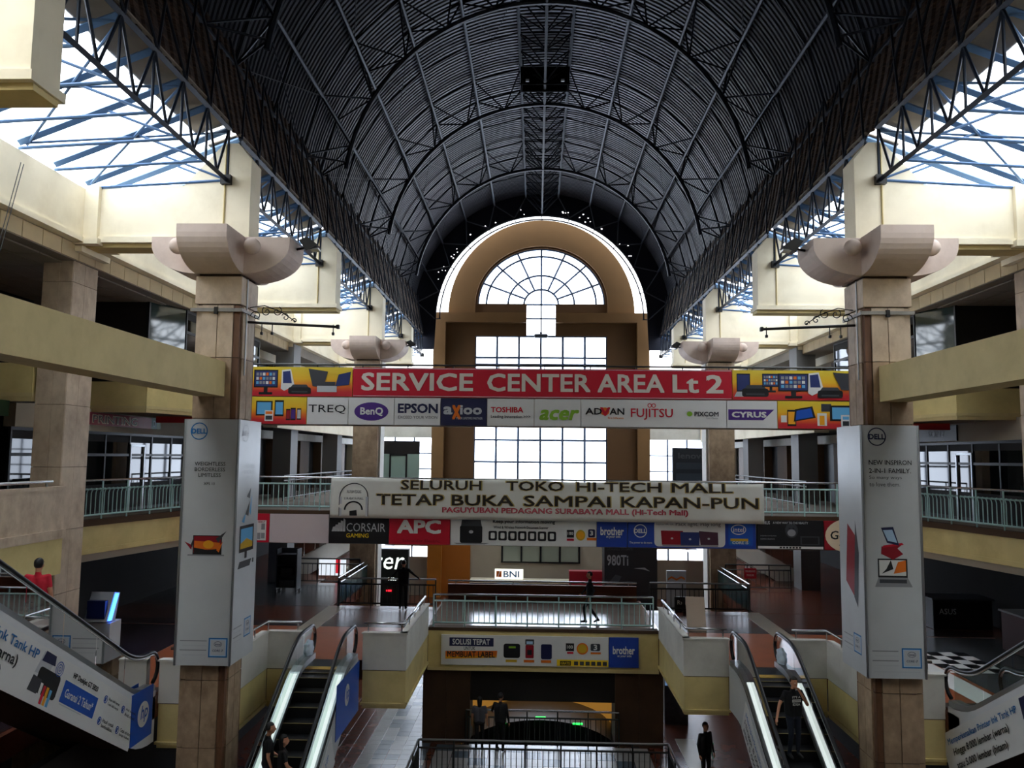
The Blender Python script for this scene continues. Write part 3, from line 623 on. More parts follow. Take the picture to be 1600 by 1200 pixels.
for s in (-1, 1):
    sd = 'left' if s < 0 else 'right'
    floodlight(s, s * 5.75, 18.55, 4.92, 'black floodlight on the capital of the near %s column' % sd, 1.0)
    floodlight(s, s * 5.85, 34.85, 4.85, 'black floodlight on the capital of the far %s column' % sd, 0.95)
    # outer columns at the balcony
    for yr, w in ((18.55, 'near'), (26.7, 'second'), (34.85, 'third'), (43.0, 'far')):
        t = thing('outer_column', '%s %s stone column at the outer edge of the balconies' % (w, sd), 'column', (s * 11.2, yr, B))
        y0 = yr - 0.35; x0, x1 = 10.6, 11.85; zz = [B + 1.45 * k for k in range(10)] + [4.84]
        if w == 'near':
            box('core', s * 11.22, s * 11.87, y0 + .03, y0 + 1.0, B, 4.84, joint, t)
            for z0, z1 in zip(zz, zz[1:]):
                a, b = z0 + 0.006, z1 - 0.006
                box('stone_slab', s * 11.195, s * 11.5, y0, y0 + 0.08, a, b, stone, t); box('stone_slab', s * 11.508, s * 11.9, y0, y0 + 0.08, a, b, stone, t)
                box('stone_slab', s * 11.185, s * 11.26, y0 + .02, y0 + .5, a, b, stone, t); box('stone_slab', s * 11.185, s * 11.26, y0 + .508, y0 + 1.05, a, b, stone, t)
        else:
            box('shaft', s * 10.9, s * 11.7, y0, y0 + 1.0, B, 4.84, M('plain_cream_column', 'e4d8bf', 0.7, var=0.06, scale=1) if w != 'second' else M('plain_cream_column'), t)
        box('capital_moulding', s * 10.95, s * 12.0, y0 - 0.1, y0 + 1.15, 4.7, 4.84, cream, t)
    # tie beam at third-floor level running toward the viewer
    t = thing('tie_beam', 'plain olive-yellow tie beam running from the near %s column toward the viewer' % sd, 'beam', (s * 8.6, 10, 1.3))
    x0 = 7.38; prism('beam_body', [(s * x0, 1.3), (s * (x0 + 0.62), 1.3), (s * (x0 + 0.62), 2.09), (s * x0, 2.09)], 'y', 1.5, 18.0, olive, t)
    # wrought-iron banner arm
    t = thing('banner_hanger', 'thin wrought-iron banner arm with scrolls on the near %s column' % sd, 'bracket', (s * 7.1, 18.5, 3.05))
    bar((s * 7.08, 18.5, 3.1), (s * 4.95, 18.5, 3.0), 0.032, rubber, t, 'rod', 8)
    def scroll(cx, cz, r0, turns, ph): return [(s * (cx + r0 * (1 - k / 26) * math.cos(ph + turns * 2 * math.pi * k / 26)), 18.5, cz + r0 * (1 - k / 26) * math.sin(ph + turns * 2 * math.pi * k / 26)) for k in range(24)]
    for cx, cz, r0, tr, ph in ((6.9, 3.25, 0.13, 1.4, 0), (6.65, 3.36, 0.12, -1.4, 1), (6.4, 3.36, 0.12, 1.4, 2), (6.2, 3.22, 0.1, 1.3, 0.5), (5.98, 3.14, 0.07, 1.2, 0)): tube('scroll', scroll(cx, cz, r0, tr, ph), 0.012, rubber, t, 5)
    tube('scroll_bar', [(s * 7.05, 18.5, 3.45), (s * 6.7, 18.5, 3.5), (s * 6.3, 18.5, 3.35), (s * 5.95, 18.5, 3.12)], 0.012, rubber, t, 5)
    box('end_knob', s * 4.9, s * 4.98, 18.45, 18.55, 2.95, 3.05, rubber, t, 0.015)
    for x in (6.75, 6.5, 5.05): bar((s * x, 18.5, 3.05), (s * x, 18.5, 2.86), 0.012, rubber, t, 'hook'); box('hook_weight', s * x - 0.03, s * x + 0.03, 18.47, 18.53, 2.8, 2.87, rubber, t, 0.01)
    # hanging wire lines below the beam
    if s < 0:
        t = thing('cable_pair', 'two thin cables hanging from the left eaves beam', 'cable', (-10.9, 15, 4))
        for d in (0, 0.09): bar((-10.85, 15.6 + d, 5.9), (-10.85, 14.6 + d, 2.2), 0.008, rubber, t, 'cable')
# ================================================================== SIGNS
UX, VZ = (1, 0, 0), (0, 0, 1)
k_blk = flat('black', '15161a'); k_wht = flat('white', 'd9d9d6'); k_red = flat('red', 'c3122f'); k_red2 = flat('deep_red', '8f1022'); k_blue = flat('blue', '1f3f9a'); k_navy = flat('navy', '1b2046')
k_yel = flat('yellow', 'e8c521'); k_org = flat('orange', 'e0701c'); k_gry = flat('grey', '8a8c90'); k_dgry = flat('dark_grey', '3a3c42'); k_lgry = flat('light_grey', 'b9bcc0'); k_grn = flat('green', '7fae2e')
k_purp = flat('purple', '4b2a7d'); k_scr = flat('screen_blue', '27356b'); k_cyan = flat('cyan', '5fa8d8'); k_dell = flat('mid_blue', '1f6aa8'); k_crm = flat('cream_print', 'e6d2b4'); k_sky = flat('pale_blue', 'a9c6df'); k_gold = flat('gold', 'c9a227'); k_hp = flat('signal_blue', '1450b0')
k_yl2 = flat('amber', 'eaa21e'); k_pink = flat('pinkish_grey', 'c9bcbc'); k_letter = flat('sign_letter_beige', 'd8cfc4')
def XD(p): return -9.54 + (p - 397) * 0.02078
def XE(p): return -9.50 + (p - 397) * 0.02070
def XC(p): return -9.34 + (p - 397) * 0.02042
def XA(p): return -9.19 + (p - 397) * 0.02015
YS = 25.9
def bd(name, f, p0, p1, z0, z1, mat, label, gap=0.01, group=None, y=YS):
    return Board(name, (f(p0) + gap, y, z0), UX, VZ, f(p1) - f(p0) - 2 * gap, z1 - z0, mat, label, group=group)
def monitor(u, v, w, h, scr=k_scr):
    out = [(R(u, v + h * .28, u + w, v + h), k_blk), (R(u + w * .05, v + h * .34, u + w * .95, v + h * .95), scr), (R(u + w * .42, v + h * .1, u + w * .58, v + h * .28), k_blk), (R(u + w * .22, v, u + w * .78, v + h * .1), k_blk)]
    cols = [k_cyan, k_wht, k_gry, k_org, k_gry]
    for i in range(6):
        for j in range(3): out.append((R(u + w * (.1 + .135 * i), v + h * (.42 + .17 * j), u + w * (.1 + .135 * i + .1), v + h * (.42 + .17 * j + .12)), cols[(i * 2 + j) % 5]))
    return out
def laptop(u, v, w, h, scr=k_scr, back=False): return [([(u, v), (u + w, v), (u + w * .86, v + h * .22), (u + w * .14, v + h * .22)], k_lgry if not back else k_dgry), (R(u + w * .14, v + h * .22, u + w * .86, v + h), k_blk), (R(u + w * .18, v + h * .28, u + w * .82, v + h * .95), scr)]
def aio(u, v, w, h): return [([(u, v + h * .1), (u + w * .25, v), (u + w, v + h * .25), (u + w * .7, v + h), (u + w * .05, v + h * .95)], k_wht), ([(u + w * .15, v + h * .35), (u + w * .8, v + h * .35), (u + w * .65, v + h * .92), (u + w * .12, v + h * .88)], k_scr)]
def printer(u, v, w, h): return [(RR(u, v, u + w, v + h * .7, h * .2), k_blk), ([(u + w * .1, v + h * .7), (u + w * .9, v + h * .7), (u + w * .8, v + h), (u + w * .2, v + h)], k_dgry), (R(u + w * .15, v + h * .15, u + w * .85, v + h * .3), k_dgry)]
def phone(u, v, w, h, scr=k_cyan): return [(R(u, v, u + w, v + h), k_blk), (R(u + w * .1, v + h * .12, u + w * .9, v + h * .88), scr)]
SUN = [(0.0, 'b81a2c'), (0.16, 'c4242c'), (0.34, 'dd6a1c'), (0.6, 'e6b41e'), (1.0, 'dcc436')]
gr1 = gradient('print_sunset_upper', 1.9, 2.86, SUN); gr2 = gradient('print_sunset_lower', .99, 1.87, SUN)
def sunset(w, h, a=.42): return [(R(0, 0, w, h), gr1 if h > .9 else gr2)]      # red foreground below, yellow behind
def devices(w, h, x0=0.0):
    return sunset(w, h) + aio(x0 + .95, h * .18, .45, h * .75) + monitor(x0 + .05, h * .05, .8, h * .85) + printer(x0 + 1.2, h * .08, .75, h * .32) + [([(x0 + 1.85, h * .95), (x0 + 2.5, h * .85), (x0 + 2.35, h * .3), (x0 + 2.0, h * .35)], k_dgry)] + [(R(x0 + 2.15, h * .15, x0 + 2.8, h * .38), k_lgry), (R(x0 + 2.15, h * .36, x0 + 2.75, h * .5), k_dgry)] + [([(x0 + 2.75, h * .35), (x0 + 3.2, h * .4), (x0 + 3.25, h * .85), (x0 + 2.85, h * .75)], k_scr)]
def smalls(w, h, x0=0.0):
    return sunset(w, h, .5) + [(R(x0, h * .3, x0 + .55, h * .85), k_blk), (R(x0 + .04, h * .36, x0 + .5, h * .8), k_cyan)] + phone(x0 + .62, h * .28, .3, h * .6) + phone(x0 + 1.0, h * .14, .14, h * .42, k_red2) + phone(x0 + 1.15, h * .14, .17, h * .46, k_purp) + phone(x0 + 1.36, h * .16, .14, h * .42, k_lgry) + [(R(x0 + .3, h * .1, x0 + .58, h * .5), k_wht), (R(x0 + .33, h * .15, x0 + .55, h * .3), k_dgry), (R(x0 + .33, h * .36, x0 + .55, h * .46), k_org)]
# ---- upper footbridge, top row
b = bd('advertising_sign', XD, 240, 554, 1.9, 2.86, k_yel, 'yellow and red panel of computers left of the red sign'); b.pic(devices(b.w, b.h, 3.2))
b = bd('advertising_sign', XD, 554, 1147, 1.9, 2.86, k_red, 'long red sign reading SERVICE CENTER AREA Lt 2')
b.text('SERVICE', .30, .22, 3.62, .56, k_letter, 0.035); b.text('CENTER', 4.42, .22, 3.32, .56, k_letter, 0.035); b.text('AREA', 8.0, .22, 2.12, .56, k_letter, 0.035); b.text('Lt', 10.42, .22, .80, .56, k_letter, 0.035); b.text('2', 11.5, .22, .50, .56, k_letter, 0.04)
for r in (R(.02, .02, b.w - .02, .04), R(.02, b.h - .04, b.w - .02, b.h - .02)): b.pic([(r, k_lgry)], 1, 'edge_line')
b = bd('advertising_sign', XD, 1147, 1480, 1.9, 2.86, k_yel, 'yellow and red panel of computers right of the red sign'); b.pic([q for q in sunset(b.w, b.h)] + laptop(.05, .1, .6, .75) + printer(.3, .1, .85, .38) + monitor(.95, .25, .55, .6) + monitor(1.45, .06, .98, .8) + aio(2.4, .15, .5, .75) + printer(2.7, .08, .8, .34) + [([(3.2, .9), (4.0, .85), (4.0, .3), (3.45, .35)], k_dgry), (R(3.85, .15, 4.6, .42), k_lgry)])
# ---- upper footbridge, logo row
ZB0, ZB1 = .99, 1.87
b = bd('advertising_sign', XE, 240, 481, ZB0, ZB1, k_yel, 'yellow and red panel of phones and tablets left of the logo row'); b.pic(smalls(b.w, b.h, 3.3))
lg = 'logo panels on the upper footbridge'
b = bd('advertising_sign', XE, 481, 547, ZB0, ZB1, white, 'white logo panel reading TREQ', group=lg); b.text('TREQ', .05, .34, 1.22, .30, k_blk, 0.0)
b = bd('advertising_sign', XE, 547, 620, ZB0, ZB1, white, 'white logo panel with a purple oval reading BenQ', group=lg); b.pic([(E(.75, .43, .56, .30), k_purp)], 1, 'logo_oval'); b.ctext('BenQ', .76, .29, .27, k_wht, 0.04, wmax=.85)
b = bd('advertising_sign', XE, 620, 693, ZB0, ZB1, white, 'white logo panel reading EPSON', group=lg); b.text('EPSON', .12, .40, 1.28, .29, k_navy, 0.05); b.text('EXCEED YOUR VISION', .12, .21, 1.28, .09, k_blk, 0.0)
b = bd('advertising_sign', XE, 693, 766, ZB0, ZB1, k_navy, 'dark navy logo panel reading axioo', group=lg); b.text('a', .10, .37, .26, .23, k_lgry, 0.05); b.text('x', .38, .22, .26, .42, k_org, 0.04); b.text('ioo', .64, .37, .68, .28, k_lgry, 0.05); b.text('YOUR LIFETIME PARTNER', .5, .2, .86, .07, k_lgry, 0.02)
b = bd('advertising_sign', XE, 766, 840, ZB0, ZB1, white, 'white logo panel reading TOSHIBA', group=lg); b.text('TOSHIBA', .12, .44, 1.04, .17, k_red, 0.04); b.text('Leading Innovation >>>', .12, .23, 1.28, .12, k_dgry, 0.02)
b = bd('advertising_sign', XE, 840, 913, ZB0, ZB1, white, 'white logo panel reading acer in green', group=lg); b.text('acer', .16, .22, 1.2, .30, k_grn, 0.05, skew=.25)
b = bd('advertising_sign', XE, 913, 1139, ZB0, ZB1, white, 'long white logo panel reading ADVAN, FUJITSU and PIXCOM', group=lg)
b.text('AD', .14, .40, .52, .20, k_blk, 0.03); b.text('V', .62, .36, .30, .26, k_red, 0.06); b.text('AN', .92, .40, .46, .20, k_blk, 0.03); b.text('Be a Difference', .86, .26, .5, .06, k_org); b.pic([(E(.76, .5, .15, .13), k_org)], 1, 'logo_disc')
b.text('FUJITSU', 1.60, .24, 1.34, .36, k_red, 0.02); b.ring(2.20, .70, .07, .025, k_red); b.ring(2.33, .70, .07, .025, k_red)
b.pic([(E(3.48, .44, .09, .08), k_grn)], 1, 'logo_disc'); b.text('PIXCOM', 3.64, .37, .76, .14, k_dgry, 0.04); b.text('Your Choice', 4.0, .28, .38, .05, k_gry)
b = bd('advertising_sign', XE, 1139, 1217, ZB0, ZB1, white, 'white logo panel with a purple band reading CYRUS', group=lg); b.pic([([(.04, .26), (1.15, .26), (1.5, .60), (.04, .60)], k_purp)], 1, 'logo_band'); b.text('CYRUS', .16, .35, 1.08, .17, k_wht, 0.06)
b = bd('advertising_sign', XE, 1217, 1480, ZB0, ZB1, k_yel, 'yellow and red panel of phones and tablets right of the logo row'); b.pic(sunset(b.w, b.h, .5) + [(R(.1, .2, .28, .42), k_wht)] + phone(.3, .08, .28, .52, k_yl2) + [([(.5, .22), (1.2, .35), (1.1, .72), (.55, .62)], k_blk), ([(.56, .27), (1.12, .38), (1.05, .66), (.6, .57)], k_hp)] + [(R(1.25, .1, 1.55, .5), k_wht), (R(1.32, .12, 1.48, .42), k_yl2), (R(1.38, .55, 1.7, .8), k_dgry)] + phone(1.65, .25, .75, .5, k_cyan) + [(R(2.0, .05, 2.3, .45), k_wht), (R(2.05, .1, 2.25, .25), k_dgry), (R(2.05, .3, 2.25, .4), k_cyan)])
# ---- middle footbridge (second floor) slab row
ZC0, ZC1 = -2.83, -1.92
b = bd('advertising_sign', XC, 250, 421, ZC0, ZC1, k_red, 'small red panel with a white price leaflet beside the WEIGHTLESS column'); b.pic([(R(3.05, .06, 3.38, .70), k_wht), (R(3.1, .1, 3.2, .3), k_gry), (R(3.22, .4, 3.34, .6), k_gry), (R(3.22, .12, 3.34, .3), k_gry)]); b.text('HEBAT', 3.08, .62, .27, .06, k_red2)
b = bd('advertising_sign', XC, 421, 516, ZC0, ZC1, k_pink, 'blank pale panel between the red leaflet panel and the black sail-logo panel')
b = bd('advertising_sign', XC, 516, 611, ZC0, ZC1, k_blk, 'black panel reading CORSAIR GAMING with a white sail logo'); b.text('CORSAIR', .56, .38, 1.26, .27, k_lgry, 0.0); b.text('GAMING', .56, .19, .72, .13, k_yel, 0.02)
for i in range(5): b.pic([([(.08 + i * .09, .38), (.16 + i * .09, .38), (.24 + i * .07, .55 + i * .05), (.12 + i * .085, .52 + i * .07)], k_lgry)], 1, 'sail_logo')
b = bd('advertising_sign', XC, 611, 708, ZC0, ZC1, k_red, 'red panel reading APC in white letters'); b.text('APC', .28, .36, 1.36, .40, k_wht, 0.06); b.text('Schneider Electric', .44, .07, 1.2, .09, k_red2, 0.02)
b = bd('advertising_sign', XC, 708, 937, ZC0, ZC1, white, 'long white panel advertising a document scanner'); W = b.w
b.pic([(RR(.3, .07, 1.02, .62, .06), k_blk), ([(.33, .6), (1.0, .6), (.95, .86), (.37, .86)], k_dgry), (E(.66, .42, .07, .05), k_lgry), ([(.1, .07), (1.25, .07), (1.1, .03), (.2, .03)], k_gry)], label='black document scanner')
b.text('Keep your information moving', 1.36, .68, 1.98, .14, k_blk, 0.03); b.text('Wired & Wireless Network Document Scanner', 1.38, .54, 1.75, .08, k_blk, 0.03)
for i in range(7):
    u = 1.22 + i * .315
    b.pic([(RR(u, .16, u + .27, .46, .05), k_blk), (RR(u + .07, .22, u + .2, .4, .03), k_wht)], 1, 'icon')
b.pic([(R(3.72, .28, 3.95, .52), k_blk), (R(3.72, .18, 3.95, .25), k_red), (E(4.16, .36, .15, .17), k_gold), (E(4.16, .36, .11, .12), k_yl2), (RR(4.4, .3, 4.62, .55, .04), k_navy), (R(4.36, .2, 4.66, .28), k_org)], 1, 'award_badges'); b.text('100', 3.75, .37, .17, .09, k_wht); b.text('3', 4.46, .36, .09, .14, k_wht, .04)
b = bd('advertising_sign', XC, 937, 985, ZC0, ZC1, k_blue, 'blue panel reading brother on the slab of the second-floor footbridge'); b.text('brother', .12, .38, .73, .24, k_wht, 0.04); b.text('at your side', .3, .27, .45, .10, k_wht)
b = bd('advertising_sign', XC, 985, 1184, ZC0, ZC1, k_blue, 'blue panel with a white field of three laptops reading Pack light. Play long')
b.ring(.40, .52, .21, .025, k_wht); b.ctext('DELL', .40, .46, .12, k_wht, 0.05); b.text('The power to do more', .05, .10, .72, .09, k_wht, .01)
b.pic([(RR(.84, .04, 3.08, .87, .14), k_wht)], 1, 'white_field'); b.text('Pack light. Play long', 1.52, .66, 1.42, .16, k_dgry, 0.0); b.text('Inspiron 14R, 15R', .9, .7, .55, .07, k_gry)
b.pic([([(1.08, .1), (1.72, .1), (1.75, .54), (1.05, .54)], k_red2), ([(1.68, .07), (2.26, .07), (2.28, .5), (1.66, .5)], k_scr), ([(2.3, .1), (2.86, .1), (2.85, .5), (2.25, .54)], flat('plum', '4a2a3c')), (E(1.4, .3, .04, .03), k_lgry), (E(1.97, .28, .04, .03), k_lgry), (E(2.56, .3, .04, .03), k_lgry), (R(1.1, .06, 2.85, .09), k_gry)], 2, label='three coloured laptops')
b.pic([(RR(3.18, .10, 3.95, .80, .05), k_hp), (R(3.24, .24, 3.8, .32), k_gold), (RR(3.22, .14, 3.86, .24, .02), k_dell)], 1, 'badge'); b.ring(3.5, .60, .16, .025, k_wht, ar=1.5); b.ctext('intel', 3.5, .53, .14, k_wht, 0.02); b.text('CORE i5', 3.3, .15, .5, .08, k_wht, .02)
b = bd('advertising_sign', XC, 1185, 1288, ZC0, ZC1, k_blk, 'black panel with a dim ape face and a white icon strip'); b.pic([(R(.02, .02, b.w - .02, .1), k_wht)] + [(R(.7 + i * .1, .035, .77 + i * .1, .085), k_blk) for i in range(7)] + [(E(1.08, .6, .2, .24), k_dgry), (E(1.08, .52, .13, .11), k_gry), (E(1.02, .66, .03, .02), k_blk), (E(1.14, .66, .03, .02), k_blk), (R(1.35, .15, 1.95, .42), k_dgry), (R(1.4, .18, 1.9, .38), k_blk)], 1); b.text('A NEW WAY TO THE REALITY', .5, .8, 1.1, .07, k_lgry, .02); b.text('AORUS', .1, .78, .3, .1, k_lgry, .03)
b.text('LIQUID COOLING', .1, .4, .5, .04, k_gry); b.text('GAMING GRAPHICS', .1, .3, .45, .04, k_gry)
b = bd('advertising_sign', XC, 1288, 1480, ZC0, ZC1, k_red2, 'red and cream panel reading Genius beside the 2-IN-1 FAMILY column'); b.pic([(E(.85, .45, .82, .55), k_crm)], 1, 'cream_oval'); b.text('Genius', .18, .34, 1.05, .26, k_blk, 0.02, skew=.1); b.text('Live, love', .45, .12, .6, .12, k_blk, 0.0, skew=.3)
# ---- footbridge edges that carry the sign rows
t = thing('footbridge_edge', 'edge beam and soffit lip behind the upper sign rows', 'beam', (0, 26, .95)); box('beam_body', -11, 11, 25.98, 26.3, .95, 1.9, soffit, t); box('backing_frame', -11, 11, 25.98, 26.04, 1.9, 2.8, alum, t)
t = thing('footbridge_edge', 'edge beam behind the sign row under the cloth banner', 'beam', (0, 26, -2.85)); box('beam_body', -11.5, 11.5, 25.98, 26.3, -2.85, -1.92, soffit, t); box('kerb', -11.5, 11.5, 25.95, 26.2, -1.92, -1.80, joint, t)
# ---- white cloth banner tied to the second-floor railing
bw0, bw1, bz0, bz1 = XC(525) - .12, XC(1197) - .05, -2.02, -.76
def clothy(u, v):
    return 25.74 - 0.035 * math.sin(u * 2.1 + v * 1.5) - 0.02 * math.sin(u * 5.3 + 2 * v) - 0.03 * math.sin(v * 3.0)
vs, fs = [], []; nu, nv = 120, 10
for j in range(nv + 1):
    for i in range(nu + 1):
        u = bw0 + (bw1 - bw0) * i / nu; v = j / nv; sag = .025 * math.sin(math.pi * i / nu * 6) * v - .07 * (i / nu) * (1 - v) * 0
        zz = bz0 + (bz1 - bz0) * v + sag - .03 * (i / nu - .5); vs.append((u, clothy(u, zz), zz))
for j in range(nv):
    for i in range(nu): a = j * (nu + 1) + i; fs.append((a, a + 1, a + nu + 2, a + nu + 1))
cloth = M('banner_cloth', 'd6d5cc', 0.8, var=0.05, scale=2)
ban = mo('cloth_banner', vs, fs, cloth, smooth=True); tag(ban, 'white cloth banner with black capitals tied along the second-floor footbridge railing', 'banner')
sol = ban.modifiers.new('thick', 'SOLIDIFY'); sol.thickness = 0.006
def btext(s, px0, px1, z0, h, mat, bold, name='lettering', lift=.012):
    v_, f_, ar = txt(s, bold); x0, x1 = XC(px0), XC(px1)
    return mo(name, [(x0 + (x1 - x0) * a, clothy(x0 + (x1 - x0) * a, z0 + h * c) - lift - .004 * q, z0 + h * c) for a, c, q in v_], f_, mat, ban)
k_brown = flat('black_brown', '241c14', .7); k_halo = flat('pale_gold', 'b09a5a', .8)
for s_, a, c in (('SELURUH', 630, 757), ('TOKO', 795, 885), ('HI-TECH', 905, 1037), ('MALL', 1052, 1148)): btext(s_, a, c, -1.08, .30, k_halo, 0.055, 'lettering_edge', .010); btext(s_, a + 1, c - 1, -1.07, .28, k_brown, 0.02, lift=.016)
for s_, a, c in (('TETAP', 592, 698), ('BUKA', 710, 808), ('SAMPAI', 823, 958), ('KAPAN-PUN', 974, 1186)): btext(s_, a, c, -1.57, .34, k_halo, 0.055, 'lettering_edge', .010); btext(s_, a + 1, c - 1, -1.56, .32, k_brown, 0.02, lift=.016)
btext('PAGUYUBAN PEDAGANG SURABAYA MALL (Hi-Tech Mall)', 696, 1077, -1.84, .21, k_red2, 0.05, 'lettering_edge', .010); btext('PAGUYUBAN PEDAGANG SURABAYA MALL (Hi-Tech Mall)', 697, 1076, -1.83, .19, flat('rose', 'd66a78'), 0.0, lift=.016)
def bpic(pts, mat, name): return mo(name, [(x, clothy(x, z) - .012, z) for x, z in pts], [tuple(range(len(pts)))], mat, ban)
ex = XC(556)
for r0, r1, z_ in ((.46, .43, -1.33), (.30, .25, -1.75)):
    n = 20; o_ = []; 
    for k in range(n):
        a0, a1 = math.pi * k / n, math.pi * (k + 1) / n
        bpic([(ex + r0 * math.cos(a0), z_ + r0 * .95 * math.sin(a0)), (ex + r0 * math.cos(a1), z_ + r0 * .95 * math.sin(a1)), (ex + r1 * math.cos(a1), z_ + r1 * .95 * math.sin(a1)), (ex + r1 * math.cos(a0), z_ + r1 * .95 * math.sin(a0))], k_blk, 'emblem_arch')
for sx in (-1, 1): bpic([(ex + sx * .46, -1.95), (ex + sx * .38, -1.95), (ex + sx * .38, -1.33), (ex + sx * .46, -1.33)], k_lgry, 'emblem_pillar'); bpic([(ex + sx * .47, -1.95), (ex + sx * .45, -1.95), (ex + sx * .45, -1.33), (ex + sx * .47, -1.33)], k_blk, 'emblem_pillar')
bpic([(ex - .12, -1.93), (ex + .12, -1.93), (ex + .1, -1.75), (ex - .12, -1.78)], k_blk, 'emblem_shape'); btext('SURABAYA MALL', 541, 571, -1.42, .07, k_blk, 0.0, 'emblem_lettering')
btext('PAGUYUBAN PEDAGANG', 545, 567, -1.22, .10, k_blk, 0.0, 'emblem_lettering')
# ---- sign on the middle footbridge (first floor)
b = bd('advertising_sign', XA, 693, 956, -6.56, -5.64, white, 'white label-printer sign reading SOLUSI TEPAT UNTUK MEMBUAT LABEL'); 
b.pic([(R(.26, .58, 1.66, .84), k_navy)], 1, 'caption_band'); b.text('SOLUSI TEPAT', .36, .63, 1.18, .17, k_wht, 0.03); b.pic([(R(.66, .46, 1.16, .56), k_wht)], 1, 'caption_band'); b.text('UNTUK', .72, .465, .36, .10, k_dgry, .02)
b.pic([([(.14, .18), (1.76, .24), (1.78, .45), (.14, .42)], k_org), ([(.14, .18), (1.76, .24), (1.76, .3), (.14, .26)], k_yl2)], 1, 'caption_band'); b.text('MEMBUAT LABEL', .20, .24, 1.5, .18, k_blk, 0.03)
b.pic([(RR(1.98, .24, 2.5, .68, .07), k_blk), (R(2.14, .54, 2.36, .6), k_grn), (RR(2.66, .66, 2.94, .82, .02), k_dgry), (R(2.7, .68, 2.9, .76), k_sky), (RR(2.67, .24, 2.93, .65, .03), k_red2), (R(2.73, .34, 2.87, .5), k_blk), (RR(3.16, .22, 3.5, .68, .05), k_navy), (R(2.05, .11, 2.4, .19), k_gold), (R(2.62, .11, 2.95, .19), k_org), (R(3.16, .11, 3.48, .19), k_org)], label='three label printers')
b.pic([(R(3.94, .48, 4.2, .72), k_blk), (R(3.98, .4, 4.18, .46), k_red), (E(4.46, .56, .18, .18), k_org), (E(4.46, .56, .14, .14), k_gold), (RR(4.72, .5, 5.02, .72, .04), k_dgry), (R(4.72, .4, 5.04, .46), k_org), (R(3.66, .02, b.w - .01, .22), k_yel), (R(3.76, .04, 4.1, .18), k_blk)] + [(R(4.2 + i * .18, .05, 4.33 + i * .18, .17), k_dgry) for i in range(6)], 1, 'award_badges'); b.text('100', 3.98, .56, .18, .1, k_wht); b.text('3', 4.82, .53, .1, .16, k_wht, .04); b.text('GRATIS', 3.79, .07, .28, .08, k_yel)
b = bd('advertising_sign', XA, 956, 1003, -6.56, -5.64, k_blue, 'blue panel reading brother on the middle footbridge above the dark hall'); b.text('brother', .12, .42, .68, .23, k_wht, 0.04); b.text('at your side', .26, .31, .44, .09, k_wht)
# ---- advertising boxes round the two near columns
def dell(b, u, v, r, m=k_dell): b.ring(u, v, r, r * .12, m); b.ctext('DELL', u, v - r * .27, r * .54, m, 0.05)
def core(b, u, v, w, ml=k_dell):
    b.pic([(R(u, v, u + w, v + w), ml), (R(u + w * .07, v + w * .07, u + w * .93, v + w * .93), k_sky), (R(u + w * .12, v + w * .12, u + w * .88, v + w * .88), k_lgry)], 1, 'badge'); b.ring(u + w / 2, v + w * .68, w * .14, w * .02, k_navy, ar=1.5); b.ctext('intel', u + w / 2, v + w * .62, w * .12, k_navy, .02); b.ctext('CORE i7', u + w / 2, v + w * .3, w * .11, k_navy, .02)
def small_lines(b, u, v, w, n=4, mat=k_gry):
    for i in range(n): b.pic([(R(u + (w * .1 if i % 2 else 0), v - i * .1, u + w, v - i * .1 + .022), k_lgry if i % 2 else mat)], 1, 'fine_print')
ZS0, ZS1 = -4.63, .77
t = thing('advertising_box', 'silver four-sided advertising box reading WEIGHTLESS BORDERLESS LIMITLESS round the left column', 'sign', (-7.55, 18.5, ZS0))
f = Board('front_panel', (-8.13, 17.8, ZS0), UX, VZ, 1.2, ZS1 - ZS0, silver, 'silver front panel with laptop picture', parent=t)
sd_ = Board('side_panel', (-6.92, 17.81, ZS0), (0, 1, 0), VZ, 1.4, ZS1 - ZS0, silver, 'silver side panel with desktop picture', parent=t)
for yv in (19.2,): box('back_panel', -8.12, -6.93, yv - .04, yv, ZS0, ZS1, silver, t)
box('side_panel', -8.17, -8.13, 17.8, 19.2, ZS0, ZS1, silver, t)
for x in (-8.15, -6.93): bar((x, 17.79, ZS0), (x, 17.79, ZS1), 0.02, alum, t, 'edge_trim', 4)
dell(f, .30, 5.13, .195); 
for i, s_ in enumerate(('WEIGHTLESS', 'BORDERLESS', 'LIMITLESS')): f.ctext(s_, .58, 4.36 - i * .125, .085, k_blk, 0.006)
f.ctext('XPS 13', .58, 3.93, .06, k_blk, .02)
f.pic([(R(.16, 2.37, .98, 2.40), k_gry), (R(.27, 2.4, .92, 2.82), k_blk), (R(.29, 2.43, .90, 2.80), k_red2), ([(.3, 2.5), (.88, 2.52), (.88, 2.66), (.3, 2.7)], k_org), (E(.62, 2.62, .12, .09), k_yl2), ([(.3, 2.43), (.9, 2.43), (.9, 2.53), (.6, 2.5), (.3, 2.55)], k_blk), ([(.08, 2.68), (.24, 2.5), (.26, 2.6)], k_red2), ([(.22, 2.6), (.3, 2.82), (.26, 2.55)], k_dgry), ([(.78, 2.75), (1.02, 2.92), (.84, 2.66)], k_dgry), ([(.8, 2.5), (.95, 2.7), (.86, 2.45)], k_org)], 1, label='laptop with a glowing red and orange screen')
core(f, .72, .18, .42); small_lines(f, .08, .52, .6)
dell(sd_, .38, 5.1, .2, k_lgry); 
for i, s_ in enumerate(('WEIGHTLESS', 'BORDERLESS', 'LIMITLESS')): sd_.ctext(s_, .7, 4.3 - i * .13, .085, k_lgry, 0.0)
